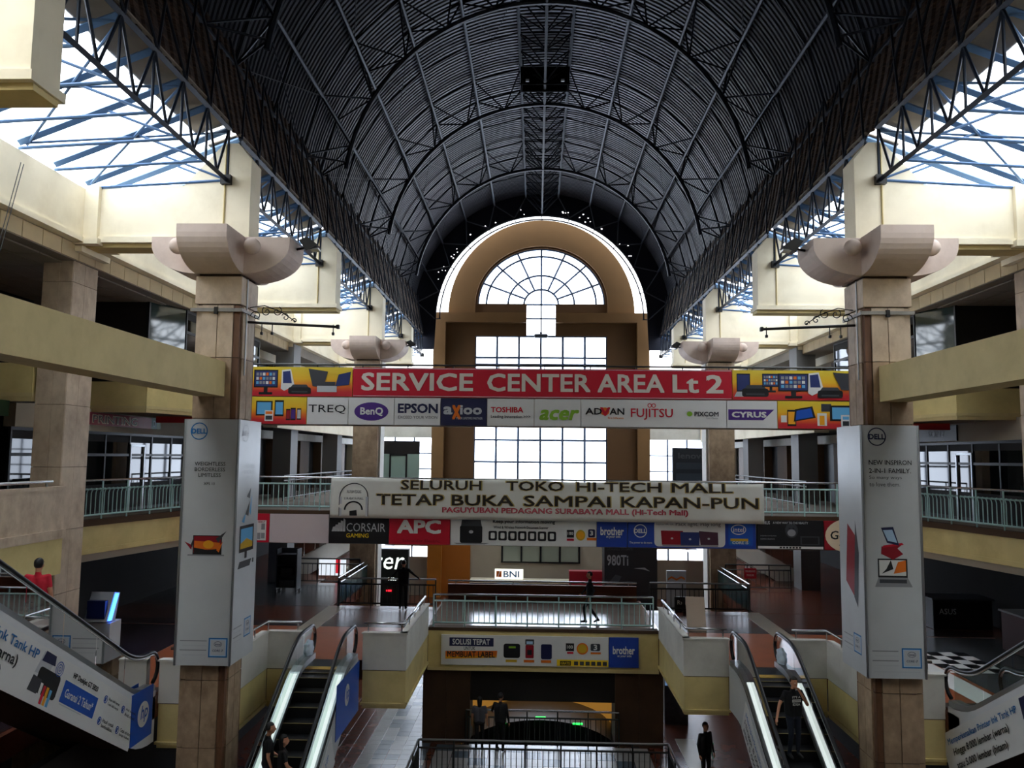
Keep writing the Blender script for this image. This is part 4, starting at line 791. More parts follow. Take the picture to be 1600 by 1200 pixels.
sd_.pic([(R(.25, 2.4, 1.15, 3.0), k_blk), (R(.32, 2.48, 1.08, 2.93), k_cyan), ([(.32, 2.48), (1.08, 2.48), (1.08, 2.6), (.7, 2.7), (.32, 2.6)], k_gold), (R(.6, 2.25, .75, 2.4), k_blk), ([(.2, 2.05), (.95, 2.05), (1.05, 2.2), (.3, 2.2)], k_blk), (R(1.1, 2.1, 1.2, 2.2), k_blk), ([(.35, 3.1), (.6, 3.3), (.5, 3.05)], k_cyan), ([(.55, 3.25), (.8, 3.55), (.75, 3.2)], k_dgry), ([(.8, 3.3), (.95, 3.7), (.9, 3.2)], k_cyan), ([(.6, 3.65), (.85, 3.85), (.8, 3.6)], k_dgry)], 1, label='desktop computer with shapes flying out of its screen')
core(sd_, .75, .45, .42); small_lines(sd_, .1, .75, .5)
t = thing('advertising_box', 'silver four-sided advertising box reading NEW INSPIRON 2-IN-1 FAMILY round the right column', 'sign', (7.55, 18.5, ZS0))
f = Board('front_panel', (6.87, 17.8, ZS0), UX, VZ, 1.2, ZS1 - ZS0, silver, 'silver front panel with stacked laptops', parent=t)
sd_ = Board('side_panel', (6.86, 19.2, ZS0), (0, -1, 0), VZ, 1.4, ZS1 - ZS0, silver, 'silver side panel with a red laptop', parent=t)
box('back_panel', 6.87, 8.07, 19.16, 19.2, ZS0, ZS1, silver, t); box('side_panel', 8.07, 8.11, 17.8, 19.2, ZS0, ZS1, silver, t)
for x in (6.86, 8.09): bar((x, 17.79, ZS0), (x, 17.79, ZS1), 0.02, alum, t, 'edge_trim', 4)
dell(f, .33, 5.15, .2, k_navy)
f.text('NEW INSPIRON', .14, 4.54, .92, .10, k_blk, 0.008); f.text('2-IN-1 FAMILY.', .14, 4.36, .9, .10, k_blk, 0.008); f.text('So many ways', .14, 4.21, .70, .09, k_dgry, 0.0); f.text('to love them.', .14, 4.07, .66, .09, k_dgry, 0.0)
f.pic([([(.2, 1.92), (1.0, 1.92), (.9, 2.12), (.28, 2.12)], k_gry), (R(.3, 2.0, .88, 2.08), k_dgry), (R(.27, 2.12, .9, 2.52), k_blk), (R(.3, 2.16, .87, 2.49), k_wht), ([(.6, 2.2), (.87, 2.25), (.87, 2.49), (.7, 2.45)], k_org), ([(.35, 2.2), (.6, 2.3), (.55, 2.49), (.45, 2.3)], k_blk), ([(.35, 2.62), (.6, 2.5), (.82, 2.62), (.7, 2.74), (.8, 2.82), (.36, 2.78)], k_red2), ([(.38, 2.75), (.84, 2.82), (.8, 2.86), (.4, 2.8)], k_red), ([(.48, 2.86), (.74, 2.8), (.62, 3.2), (.36, 3.18)], k_navy), ([(.5, 2.9), (.7, 2.86), (.6, 3.14), (.4, 3.13)], k_sky)], 1, label='open laptop with red and blue laptops balanced on it')
core(f, .72, .22, .42); small_lines(f, .1, .56, .55); f.pic([(R(.12, .13, 1.1, .15), k_lgry)], 1, 'fine_print')
sd_.pic([([(.35, 1.9), (.5, 3.2), (1.05, 2.9), (1.0, 1.5)], k_red2), ([(.8, 1.6), (1.0, 1.4), (1.12, 2.6), (.95, 3.3)], k_dgry)], 1, label='folded red laptop seen edge-on')
core(sd_, .7, .4, .42); small_lines(sd_, .15, .7, .5)
# ================================================================== RAILINGS
BAL = {}
def baluster_mesh(h, r, mat, curved):
    k = (round(h, 3), r, mat.name, curved)
    if k not in BAL:
        if curved: pts = [(0, 0, 0), (0, 0, h * .8), (0, -.02, h * .9), (0, -.07, h * .97), (0, -.15, h)]
        else: pts = [(0, 0, 0), (0, 0, h)]
        v, f = tubeverts(pts, r, 5); me = bpy.data.meshes.new('baluster'); me.from_pydata(v, [], f); me.materials.append(mat); BAL[k] = me
    return BAL[k]
def railing(pts, z, h, label, mat=teal, gap=0.17, post=1.02, curved=False, handrail=chrome, zs=None, r=0.014, group=None):
    """posts, handrail and balusters along a plan polyline; outward is to the right of travel"""
    t = thing('railing', label, 'railing', (pts[0][0], pts[0][1], z), group)
    for (xa, ya), (xb, yb) in zip(pts, pts[1:]):
        L = math.hypot(xb - xa, yb - ya); ux, uy = (xb - xa) / L, (yb - ya) / L; rot = math.atan2(uy, ux)
        P = lambda d, zz: (xa + ux * d, ya + uy * d, zz)
        hr = h * .80
        bar(P(0, z + h), P(L, z + h), 0.032, handrail, t, 'handrail', 10)
        bar(P(0, z + .12), P(L, z + .12), 0.02, mat, t, 'bottom_rail', 4)
        if not curved: bar(P(0, z + hr), P(L, z + hr), 0.02, mat, t, 'top_rail', 4)
        else:
            nx, ny = uy * .15, -ux * .15
            bar((xa - 0 * nx, ya, z + hr - .03), (xb, yb, z + hr - .03), 0.016, mat, t, 'top_rail', 4)
        n = max(1, round(L / post))
        for i in range(n + 1): bar(P(L * i / n, z), P(L * i / n, z + h), 0.024, mat, t, 'post', 8)
        nb = max(1, round(L / gap)); me = baluster_mesh(hr - .12, r, mat, curved)
        for i in range(nb):
            d = L * (i + .5) / nb; o = bpy.data.objects.new('baluster', me); o.location = P(d, z + .12); o.rotation_euler = (0, 0, rot); add(o, t)
    return t
railing([(-3.5, 26.1), (3.5, 26.1)], A + .03, 1.0, 'teal railing with a steel handrail along the front of the middle footbridge')
railing([(-11.45, 26.08), (11.45, 26.08)], Cz + .05, 1.06, 'long teal railing of the second-floor footbridge behind the cloth banner')
t = thing('railing', 'thin steel handrail showing above the red sign on the upper footbridge', 'railing', (0, 26.15, D))
bar((-11, 26.12, 2.97), (11, 26.12, 2.97), 0.03, dkrail, t, 'handrail', 8)
for k in range(15): bar((-10.5 + 1.5 * k, 26.12, D), (-10.5 + 1.5 * k, 26.12, 2.97), 0.022, dkrail, t, 'post')
for s in (-1, 1):
    sd = 'left' if s < 0 else 'right'; f = (lambda p: p) if s < 0 else (lambda p: [(-x, y) for x, y in p][::-1])
    railing(f([(-12.45, 21.0), (-11.45, 25.9)]), Cz + .03, 1.06, 'teal railing of bent balusters on the %s second-floor balcony' % sd, curved=True, gap=.165, post=.98, r=.015)
    railing(f([(-3.85, 29.35), (-7.35, 29.35)]), A, 1.0, 'dark teal railing round the %s stair void behind the escalators' % sd, mat=dkrail, handrail=alum)
    t = thing('stair_balustrade', 'dark glazed stair balustrade running back beside the %s stair void' % sd, 'railing', (s * 7.4, 29.35, A))
    bar((s * 7.4, 29.35, A + 1.0), (s * 7.4, 34.4, A + 1.0), .03, chrome, t, 'handrail', 8); bar((s * 7.3, 29.35, A + .86), (s * 7.3, 34.4, A + .86), .022, chrome, t, 'handrail', 8)
    for k in range(6): bar((s * 7.4, 29.35 + k, A), (s * 7.4, 29.35 + k, A + 1.0), .022, dkrail, t, 'post')
    for k in range(5): box('panel', s * 7.38, s * 7.4, 29.4 + k, 30.3 + k, A + .05, A + .85, tealdk, t)
    railing(f([(-10.4, 34.3), (-7.7, 34.3)]), A, 1.05, 'dark railing before the far %s stair ramp' % sd, mat=dkrail, handrail=dkrail, gap=.2)
    railing(f([(-10.25, 52.0), (-10.25, 31.6)]), Cz, 1.0, 'distant railing on the %s second-floor balcony beyond the footbridge' % sd, mat=dkrail, handrail=dkrail, gap=.3, post=1.6)
    # small chrome handrails on the parapet copings
    t = thing('coping_handrail', 'low chrome handrail on the parapet between the %s escalator and the middle footbridge' % sd, 'handrail', (s * 3.75, 21.75, -4.69))
    tube('rail', [(s * 4.8, 21.75, -4.47), (s * 3.75, 21.75, -4.47), (s * 3.75, 25.9, -4.47)], .035, chrome, t, 8)
    for p in ((4.7, 21.75), (3.8, 21.75), (3.75, 22.7), (3.75, 23.7), (3.75, 24.7), (3.75, 25.6)): bar((s * p[0], p[1], -4.7), (s * p[0], p[1], -4.47), .018, chrome, t, 'bracket', 8)
    t = thing('coping_handrail', 'low chrome handrail on the parapet beside the %s advertising column' % sd, 'handrail', (s * 7.45, 21.75, -4.69))
    tube('rail', [(s * 6.5, 21.75, -4.47), (s * 7.42, 21.75, -4.47), (s * 7.45, 18.62, -4.47), (s * 8.6, 18.62, -4.47)], .035, chrome, t, 8)
    for p in ((6.6, 21.75), (7.4, 21.75), (7.43, 20.8), (7.44, 19.8), (7.6, 18.62), (8.5, 18.62)): bar((s * p[0], p[1], -4.7), (s * p[0], p[1], -4.47), .018, chrome, t, 'bracket', 8)
    t = thing('wall_handrail', 'chrome handrail on the travertine parapet near the %s outer column' % sd, 'handrail', (s * 11.05, 14, -.78))
    bar((s * 11.07, 9, -.66), (s * 11.07, 17.7, -.66), .035, chrome, t, 'rail', 8)
    for k in range(5): bar((s * 11.07, 9.5 + 2 * k, -.8), (s * 11.07, 9.5 + 2 * k, -.66), .02, chrome, t, 'bracket', 8)
railing([(-3.5, 23.25), (3.5, 23.25)], B, 1.1, 'dark railing along the near edge of the ground-floor void', mat=dkrail, handrail=alum, gap=.15)
for s in (-1, 1):
    f = (lambda p: p) if s < 0 else (lambda p: [(-x, y) for x, y in p][::-1])
    railing(f([(-3.5, 18.0), (-3.5, 23.25)]), B, 1.1, 'dark railing along the %s side of the ground-floor void' % ('left' if s < 0 else 'right'), mat=dkrail, handrail=alum, gap=.15)
railing([(-2.4, 26.05), (2.4, 26.05)], B, 1.08, 'dark railing between the piers in the shade under the middle footbridge', mat=dkrail, handrail=chrome, gap=.16)

# ================================================================== ESCALATORS
step_m = M('escalator_step_black', '101114', 0.45); step_e = M('step_edge', '8a7a4a', 0.5); skirt_m = M('escalator_skirt', '3b4145', 0.35, metal=.5); lampbar = M('escalator_light_strip', 'eefaf6', 0.5, emit=0.08)
SL = math.tan(math.radians(30)); CO, SI = math.cos(math.radians(30)), math.sin(math.radians(30))
def escalator(label, xa, xb, ylow, sgn, zl, rise, clad, side_in, t_hi=1.3, t_lo=1.0, flat_hi=1.25):
    """xa, xb: the two balustrade planes; ylow: where the incline leaves the lower floor; sgn: +1 climbs away from the viewer"""
    run = rise / SL; t = thing('escalator', label, 'escalator', ((xa + xb) / 2, ylow, zl)); Y = lambda d: ylow + sgn * d
    raw = lambda d: zl + min(max(d * SL, 0), rise)
    def nz(d): return sum(raw(d + (k - 4) * .12) for k in range(9)) / 9
    ds = [-t_lo + (run + t_lo + flat_hi) * k / 60 for k in range(61)]
    lo_x, hi_x = min(xa, xb), max(xa, xb)
    for x in (xa, xb):
        top = [(x, Y(d), nz(d) + .93) for d in ds]
        r = .36
        ends = []
        e1 = [(x, Y(ds[-1] + r * math.sin(math.pi * k / 8)), nz(ds[-1]) + .93 - r + r * math.cos(math.pi * k / 8)) for k in range(1, 8)]
        e0 = [(x, Y(ds[0] - r * math.sin(math.pi * k / 8)), nz(ds[0]) + .93 - r + r * math.cos(math.pi * k / 8)) for k in range(7, 0, -1)]
        tube('handrail', e0 + top + e1, .045, rubber, t, 8)
        tube('handrail_track', [(p[0], p[1], p[2] - .05) for p in e0[2:] + top + e1[:-2]], .028, chrome, t, 6)
        # glass in panels
        npan = 7
        for k in range(npan):
            seg = [ds[0] + (ds[-1] - ds[0]) * (k + j / 8) / npan for j in range(9)]; seg[0] += .01; seg[-1] -= .01
            v = [(x, Y(d), nz(d) + .22) for d in seg] + [(x, Y(d), nz(d) + .88) for d in seg]
            fs_ = [(j, j + 1, j + 10, j + 9) for j in range(8)]
            mo('glass_panel', v, fs_, glass_esc, t)
        # light strip along the foot of the glass on the incline and steel deck
        for nm, d0, d1, h0, h1, wd, mt in (('deck', ds[0], ds[-1], .10, .24, .13, alum), ('light_strip', .35, run - .25, .24, .255, .085, lampbar)):
            seg = [d0 + (d1 - d0) * j / 30 for j in range(31)]; v = []
            for d in seg:
                z = nz(d); v += [(x - wd, Y(d), z + h0), (x + wd, Y(d), z + h0), (x + wd, Y(d), z + h1), (x - wd, Y(d), z + h1)]
            fs_ = []
            for j in range(30):
                for q in range(4): a = j * 4 + q; c = j * 4 + (q + 1) % 4; fs_.append((a, c, c + 4, a + 4))
            fs_ += [(3, 2, 1, 0), (120, 121, 122, 123)]
            mo(nm, v, fs_, mt, t)
        seg = [ds[0] + (ds[-1] - ds[0]) * j / 30 for j in range(31)]; xi = x + (.06 if x == lo_x else -.06)
        v = [(xi, Y(d), nz(d) - .3) for d in seg] + [(xi, Y(d), nz(d) + .12) for d in seg]
        mo('skirt', v, [(j, j + 1, j + 32, j + 31) for j in range(30)], skirt_m, t)
        xo = x - .15 if x == lo_x else x + .15
        v = [(xo, Y(d), nz(d) - 1.0) for d in seg] + [(xo, Y(d), nz(d) + .12) for d in seg]
        mo('side_cladding', v, [(j, j + 1, j + 32, j + 31) for j in range(30)], clad, t)
    seg = [ds[0] + (ds[-1] - ds[0]) * j / 30 for j in range(31)]
    v = [(lo_x - .15, Y(d), nz(d) - 1.0) for d in seg] + [(hi_x + .15, Y(d), nz(d) - 1.0) for d in seg]
    mo('underside', v, [(j, j + 1, j + 32, j + 31) for j in range(30)], M('escalator_underside', '3f352d', 0.7, var=.2, scale=2), t)
    n = int(run / .4)
    for i in range(-1, n + 2):
        d = i * .4; z = zl + min(max((d + .2) * SL, 0.0), rise)
        y0, y1 = Y(d), Y(d + .4)
        box('step', lo_x + .07, hi_x - .07, y0, y1, z - .24, z, step_m, t)
        yn = y0 if True else y1
        box('step_edge', lo_x + .07, hi_x - .07, min(yn, yn + sgn * .03), max(yn, yn + sgn * .03), z, z + .006, step_e, t)
    # landing plates
    box('comb_plate', lo_x + .07, hi_x - .07, Y(run + .5), Y(run + .75), zl + rise - .02, zl + rise + .012, M('comb_yellow', 'c9a24a', 0.5), t)
    box('floor_plate', lo_x - .05, hi_x + .05, Y(run + .75), Y(run + 1.5), zl + rise - .05, zl + rise + .01, skirt_m, t)
    box('floor_plate', lo_x - .05, hi_x + .05, Y(-1.3), Y(-.3), zl - .05, zl + .01, skirt_m, t)
    return t, nz, Y
cladw = M('escalator_white_cladding', 'b9bdbd', 0.4, var=.03, scale=2)
RUN = 3.6 / SL
escL, nzL, YL = escalator('left escalator with lit balustrades carrying a dark-haired couple', -6.17, -5.05, 20.3 - RUN, 1, B, 3.6, cladw, 1)
escR, nzR, YR = escalator('right escalator with lit balustrades carrying a man in a printed T-shirt', 4.95, 6.1, 20.3 - RUN, 1, B, 3.6, cladw, -1)
for s in (-1, 1):
    x = s * 4.79 if s > 0 else -4.895 + 0.0; x = -4.885 if s < 0 else 4.785
    u = (0, CO, SI) if s < 0 else (0, -CO, -SI); v = (0, -SI, CO)
    # white vinyl with black lines of lettering on the outer side of each escalator
    yb = 15.6 if s < 0 else 20.3
    zb = B + (yb - (20.3 - RUN)) * SL
    t = Board('side_banner', (x, yb, zb - .92 / CO + .0), u, v, 4.2, .86, white, 'white vinyl with black lettering on the outer side of the escalator', parent=escL if s < 0 else escR, depth=.01)
    t.text('Memperkenalkan Printer Ink Tank HP', .2, .56, 3.6, .16, k_dell, .02); t.text('Hingga 8.000 lembar (warna)', .2, .33, 3.1, .17, k_blk, .03); t.text('atau 5.000 lembar (hitam)', .2, .10, 2.9, .17, k_blk, .03)
# blue panel with a round emblem at the head of the left escalator
t = Board('blue_end_panel', (-4.88, 19.2, -6.68), (0, 1, 0), VZ, 2.4, 1.28, k_hp, 'blue panel with a white round emblem', parent=escL, depth=.01)
t.pic([(E(1.05, .78, .24, .26), k_wht)], 1, 'emblem_disc'); t.text('hp', .90, .62, .30, .34, k_hp, .02, skew=.2)
# the two bannered escalators up to the second floor
clb = M('escalator_banner_white', 'd4d6d8', 0.45, var=.03, scale=1.5)
esc2L, nz2L, Y2L = escalator('bannered escalator climbing toward the viewer on the left past the WEIGHTLESS column', -10.15, -8.95, 17.67, -1, A, 3.6, clb, 1, t_lo=.7)
esc2R, nz2R, Y2R = escalator('bannered escalator climbing toward the viewer on the right past the 2-IN-1 FAMILY column', 8.95, 10.15, 17.67, -1, A, 3.6, clb, -1, t_lo=.7)
zln = lambda y: A + (17.67 - y) * SL          # nosing line
# left banner: read down the slope
y0 = 10.0
bL = Board('side_banner', (-8.785, y0, zln(y0) - .92 / CO - .02), (0, CO, -SI), (0, SI, CO), 8.3, .92, white, 'white printer banner with a blue guarantee box', parent=esc2L, depth=.01)
def uL(y): return (y - y0) / CO
bL.text('Memperkenalkan Printer Ink Tank HP', uL(13.5) - 4.0, .62, 4.0, .2, k_dell, .02); bL.text('Hingga 8.000 lembar (warna)', uL(13.05) - 3.3, .36, 3.3, .22, k_blk, .02); bL.text('atau 5.000 lembar (hitam)', uL(12.75) - 3.0, .10, 3.0, .22, k_blk, .02)
u = uL(13.55)
bL.pic([([(u, .48), (u + .42, .50), (u + .50, .84), (u + .1, .86)], k_lgry), ([(u + .1, .7), (u + .55, .72), (u + .5, .88), (u + .15, .88)], k_navy), (RR(u + .12, .2, u + .86, .62, .08), k_blk), ([(u - .05, .18), (u + .25, .18), (u + .3, .42), (u, .44)], k_dgry), (R(u + .30, .06, u + .38, .38), k_wht), (R(u + .41, .06, u + .49, .36), k_red), (R(u + .52, .06, u + .60, .36), k_yl2), (R(u + .63, .06, u + .71, .34), k_cyan)], 1, label='black ink tank printer with coloured bottles')
for k in range(3): bL.ring(u + .72, .72, .04 + .045 * k, .014, k_hp, name='wireless_mark')
u = uL(14.42)
bL.text('HP DeskJet GT 5820', u + .22, .68, 1.0, .12, k_blk, .03); bL.pic([(R(u + .02, .24, u + 1.35, .62), k_hp)], 1, 'guarantee_box'); bL.text('Garansi 2 Tahun*', u + .12, .35, 1.1, .15, k_wht, .02); bL.pic([(R(u + .05, .2, u + .9, .22), k_lgry)], 1, 'fine_print')
u = uL(15.75)
for (du, dv, s1, s2) in ((.1, .55, 'Biaya lebih hemat,', 'Cetak lebih banyak.'), (.1, .15, 'Hasil cetak', 'berkualitas.'), (.92, .55, 'Anti tumpah,', 'Anti ribet.'), (.92, .15, 'Cetak nirkabel', 'tanpa kabel.')):
    bL.ring(u + du, dv + .12, .075, .02, k_hp, name='icon'); bL.pic([(R(u + du - .03, dv + .08, u + du + .03, dv + .16), k_hp)], 1, 'icon'); bL.text(s1, u + du + .12, dv + .12, .5, .065, k_blk, .01); bL.text(s2, u + du + .12, dv + .03, .5, .065, k_blk, .01)
t = Board('blue_end_panel', (-8.775, 17.25, -6.22), (0, 1, 0), VZ, .95, 1.08, k_hp, 'blue panel with a white round emblem', parent=esc2L, depth=.01)
t.pic([(E(.52, .55, .25, .27), k_wht)], 1, 'emblem_disc'); t.text('hp', .37, .38, .3, .36, k_hp, .02, skew=.2)
# right banner: read up the slope
bR = Board('side_banner', (8.785, 18.25, zln(18.25) - .92 / CO - .02), (0, -CO, SI), (0, SI, CO), 8.6, .92, white, 'white printer banner with blue and black lettering', parent=esc2R, depth=.01)
bR.text('Memperkenalkan Printer Ink Tank HP', .28, .62, 3.0, .16, k_dell, .02); bR.text('Hingga 8.000 lembar (warna)', .42, .38, 2.4, .18, k_blk, .03); bR.text('atau 5.000 lembar (hitam)', .42, .12, 2.2, .18, k_blk, .03)
bR.pic([([(3.4, .5), (3.9, .5), (3.8, .86), (3.45, .86)], k_navy), (RR(3.5, .2, 4.2, .6, .08), k_blk)], 1)
# cloth tied round the inner newel of each main escalator
for s, xx in ((-1, -6.17), (1, 6.1)):
    v_ = []; rg = random.Random(3); bm = bmesh.new(); bmesh.ops.create_icosphere(bm, subdivisions=3, radius=1.0)
    for q in bm.verts:
        nrm = q.co.copy(); k = 1 + .12 * math.sin(nrm.z * 9 + nrm.y * 5) + .06 * rg.uniform(-1, 1); q.co = Vector((nrm.x * .11 * k, nrm.y * .26 * k, nrm.z * (.3 if nrm.z > 0 else .34) * k * (1.0 if nrm.z < 0 else .7)))
    me = bpy.data.meshes.new('tied_cloth'); bm.to_mesh(me); bm.free(); me.materials.append(M('pale_blue_cloth', 'd3e2f2', .85, var=.12, scale=9)); me.polygons.foreach_set('use_smooth', [True] * len(me.polygons))
    o = bpy.data.objects.new('tied_cloth', me); o.location = (xx - s * .0, 21.35, A + .40); add(o); tag(o, 'pale blue cloth tied round the end of the %s escalator balustrade' % ('left' if s < 0 else 'right'), 'cloth')
# ================================================================== PEOPLE
skin = M('skin', 'b98264', .55, var=.06, scale=12); hairm = M('black_hair', '0f0d0d', .5, var=.3, scale=30); shoe_m = M('dark_shoe', '1a1818', .5)
def capsule(bm, p, q, r1, r2, sy=1.0, n=12):
    p, q = Vector(p), Vector(q); d = (q - p); L = d.length; t = d.normalized() if L > 1e-5 else Vector((0, 0, 1))
    ref = Vector((0, 1, 0)) if abs(t.y) < .9 else Vector((1, 0, 0)); u = t.cross(ref).normalized(); v = t.cross(u)
    rings = []
    for k in range(1, 5): a = math.pi / 2 * (1 - k / 5); rings.append((p - t * r1 * math.sin(a), r1 * math.cos(a)))
    rings.append((p, r1)); rings.append((q, r2))
    for k in range(1, 5): a = math.pi / 2 * k / 5; rings.append((q + t * r2 * math.sin(a), r2 * math.cos(a)))
    vr = []
    for c, r in rings: vr.append([bm.verts.new(c + (u * math.cos(2 * math.pi * k / n) + v * math.sin(2 * math.pi * k / n) * sy) * r) for k in range(n)])
    for a, b in zip(vr, vr[1:]):
        for k in range(n): bm.faces.new((a[k], a[(k + 1) % n], b[(k + 1) % n], b[k]))
    bm.faces.new(vr[0][::-1]); bm.faces.new(vr[-1])
def ellipsoid(bm, c, rx, ry, rz):
    r = bmesh.ops.create_uvsphere(bm, u_segments=16, v_segments=12, radius=1.0)
    for v in r['verts']: v.co = Vector((c[0] + v.co.x * rx, c[1] + v.co.y * ry, c[2] + v.co.z * rz))
BASE = dict(hipL=(.09, 0, .90), hipR=(-.09, 0, .90), kneeL=(.10, -.02, .49), kneeR=(-.10, -.02, .49), ankL=(.10, .02, .09), ankR=(-.10, .02, .09), toeL=(.115, -.15, .035), toeR=(-.115, -.15, .035),
            chest=(0, 0, 1.28), neck=(0, .005, 1.44), head=(0, -.02, 1.60), shL=(.185, .01, 1.39), shR=(-.185, .01, 1.39), elL=(.25, .03, 1.11), elR=(-.25, .03, 1.11), wrL=(.26, -.05, .87), wrR=(-.26, -.05, .87))
def person(label, loc, rz, pose, shirt, pants, sleeve='short', vox=.014, height=1.72, long_hair=False, hair_low=-.55, fat=1.0, group=None):
    """stands on loc and faces -Y at rz=0; +x is the person's left"""
    J = {k: Vector(v) for k, v in BASE.items()}
    for k, v in pose.items(): J[k] = Vector(v)
    sc = height / 1.72
    root = thing('person', label, 'person', loc, group); root.rotation_euler = (0, 0, rz); root.scale = (sc, sc, sc)
    bm = bmesh.new(); segs = []       # (p,q,r,material index) 0 skin 1 shirt 2 trousers 3 shoes
    def seg(p, q, r1, r2, mi, sy=1.0): capsule(bm, p, q, r1, r2, sy); segs.append((Vector(p), Vector(q), (r1 + r2) / 2, mi))
    hipc = (J['hipL'] + J['hipR']) / 2; ch = J['chest']
    for sx in (-1, 1):
        off = Vector((sx * .075, 0, 0)); seg(hipc + off + Vector((0, 0, .03)), ch + off * 1.25, .112 * fat, .108 * fat, 1)
        sh = J['shL'] if sx > 0 else J['shR']; seg(ch + Vector((sx * .06, 0, .05)), sh, .085, .052, 1)
        seg(hipc + Vector((sx * .06, .02, 0)), (J['hipL'] if sx > 0 else J['hipR']), .105 * fat, .1, 2)
    seg(ch + Vector((0, 0, .08)), J['neck'], .075, .055, 1); seg(J['neck'] - Vector((0, 0, .03)), J['head'] - Vector((0, -.02, .06)), .052, .052, 0)
    for c in 'LR':
        kn, an, to = J['knee' + c], J['ank' + c], J['toe' + c]
        seg(J['hip' + c], kn, .088, .06, 2); seg(kn, an, .058, .043, 2); seg(an + Vector((0, 0, -.02)), to, .045, .032, 3); seg(an + Vector((0, .03, -.035)), an + Vector((0, 0, -.03)), .04, .042, 3)
        sh, el, wr = J['sh' + c], J['el' + c], J['wr' + c]; mid = sh.lerp(el, .62)
        seg(sh, mid, .05, .045, 1); seg(mid, el, .044, .038, 1 if sleeve == 'long' else 0); seg(el, wr, .038, .026, 1 if sleeve == 'long' else 0)
        # palm and five fingers of unequal length, gently curled
        d = (wr - el).normalized(); side = Vector((1 if c == 'L' else -1, 0, 0)); side = (side - d * side.dot(d)).normalized(); pal = d.cross(side)
        if c == 'L': pal = -pal
        seg(wr, wr + d * .075, .026, .03, 0)
        for i, ln in enumerate((.062, .075, .07, .055)):
            b0 = wr + d * .085 + pal * ((i - 1.5) * .019); m = b0 + d * ln * .55 - side * .006; e = m + d * ln * .45 - side * .024
            seg(b0, m, .0105, .0095, 0); seg(m, e, .0095, .008, 0)
        b0 = wr + d * .03 - pal * .025; m = b0 + d * .035 - pal * .025 - side * .01; seg(b0, m, .013, .011, 0); seg(m, m + d * .035 - side * .01, .011, .009, 0)
    h = J['head']; ellipsoid(bm, h + Vector((0, .005, .01)), .074, .092, .108); ellipsoid(bm, h + Vector((0, -.03, -.055)), .052, .055, .055)
    capsule(bm, h + Vector((0, -.085, .01)), h + Vector((0, -.105, -.025)), .010, .016)
    for sx in (-1, 1): ellipsoid(bm, h + Vector((sx * .076, .01, -.01)), .014, .024, .032)
    capsule(bm, h + Vector((-.02, -.084, -.055)), h + Vector((.02, -.084, -.055)), .009, .009)
    segs.append((h + Vector((0, 0, .03)), h - Vector((0, 0, .05)), .085, 0))
    me = bpy.data.meshes.new('body_raw'); bm.to_mesh(me); bm.free(); tmp = bpy.data.objects.new('body_raw', me); COL.objects.link(tmp)
    r = tmp.modifiers.new('r', 'REMESH'); r.mode = 'VOXEL'; r.voxel_size = vox; sm = tmp.modifiers.new('s', 'SMOOTH'); sm.factor = .5; sm.iterations = 3
    dg = bpy.context.evaluated_depsgraph_get(); out = bpy.data.meshes.new_from_object(tmp.evaluated_get(dg)); bpy.data.objects.remove(tmp)
    out.name = 'body'; out.materials.clear()
    for m in (skin, shirt, pants, shoe_m): out.materials.append(m)
    idx = []
    for p in out.polygons:
        c = p.center; best = 1e9; bi = 0
        for a, b, rr, mi in segs:
            ab = b - a; t_ = max(0, min(1, (c - a).dot(ab) / max(ab.length_squared, 1e-9))); dd = (c - a - ab * t_).length - rr
            if dd < best: best = dd; bi = mi
        if bi == 1 and c.z < hipc.z + .0 and abs(c.x - hipc.x) < .2 and sleeve != 'none': bi = 2
        if bi == 1 and c.z > J['neck'].z + .03 and (c - J['neck']).length < .12: bi = 0
        idx.append(bi)
    out.polygons.foreach_set('material_index', idx); out.polygons.foreach_set('use_smooth', [True] * len(out.polygons))
    bo = bpy.data.objects.new('body', out); COL.objects.link(bo); bo.parent = root
    # hair
    bm = bmesh.new(); bmesh.ops.create_uvsphere(bm, u_segments=20, v_segments=14, radius=1.0)
    hv = h + Vector((0, .018, .03))
    kill = [v for v in bm.verts if (v.co.y < -.25 and v.co.z < .35) or (v.co.z < hair_low and not long_hair)]
    bmesh.ops.delete(bm, geom=kill, context='VERTS')
    for v in bm.verts:
        k = 1 + .04 * math.sin(v.co.x * 14) * math.cos(v.co.y * 11); z = v.co.z * .105
        if long_hair and v.co.z < 0: z *= 3.2
        v.co = Vector((hv.x + v.co.x * .086 * k, hv.y + v.co.y * .098 * k, hv.z + z))
    hm = bpy.data.meshes.new('hair'); bm.to_mesh(hm); bm.free(); hm.materials.append(hairm); hm.polygons.foreach_set('use_smooth', [True] * len(hm.polygons))
    ho = bpy.data.objects.new('hair', hm); COL.objects.link(ho); ho.parent = root; so = ho.modifiers.new('t', 'SOLIDIFY'); so.thickness = .012
    # eyes and brows
    for nm, z, m_, w_ in (('eyes', .018, k_wht, .016), ('brows', .043, hairm, .02)):
        vs_, fs_ = [], []
        for sx in (-1, 1):
            b_ = len(vs_)
            for k in range(8): a = 2 * math.pi * k / 8; vs_.append(h + Vector((sx * .033 + w_ * math.cos(a), -.0915, z + .006 * math.sin(a))))
            fs_.append(tuple(range(b_, b_ + 8)))
        o = mo(nm, [Vector(q) for q in vs_], fs_, m_, None, origin=(0, 0, 0)); o.parent = root
    return root, J
cl_blk = M('black_cotton', '131316', .85, var=.1, scale=8); cl_jean = M('dark_denim', '1c2230', .85, var=.15, scale=10); cl_red = M('red_cotton', 'b8142c', .8, var=.08, scale=8); cl_grey = M('grey_cotton', '4a4a50', .85); cl_stripe = M('dull_red_cotton', '8a2020', .85)
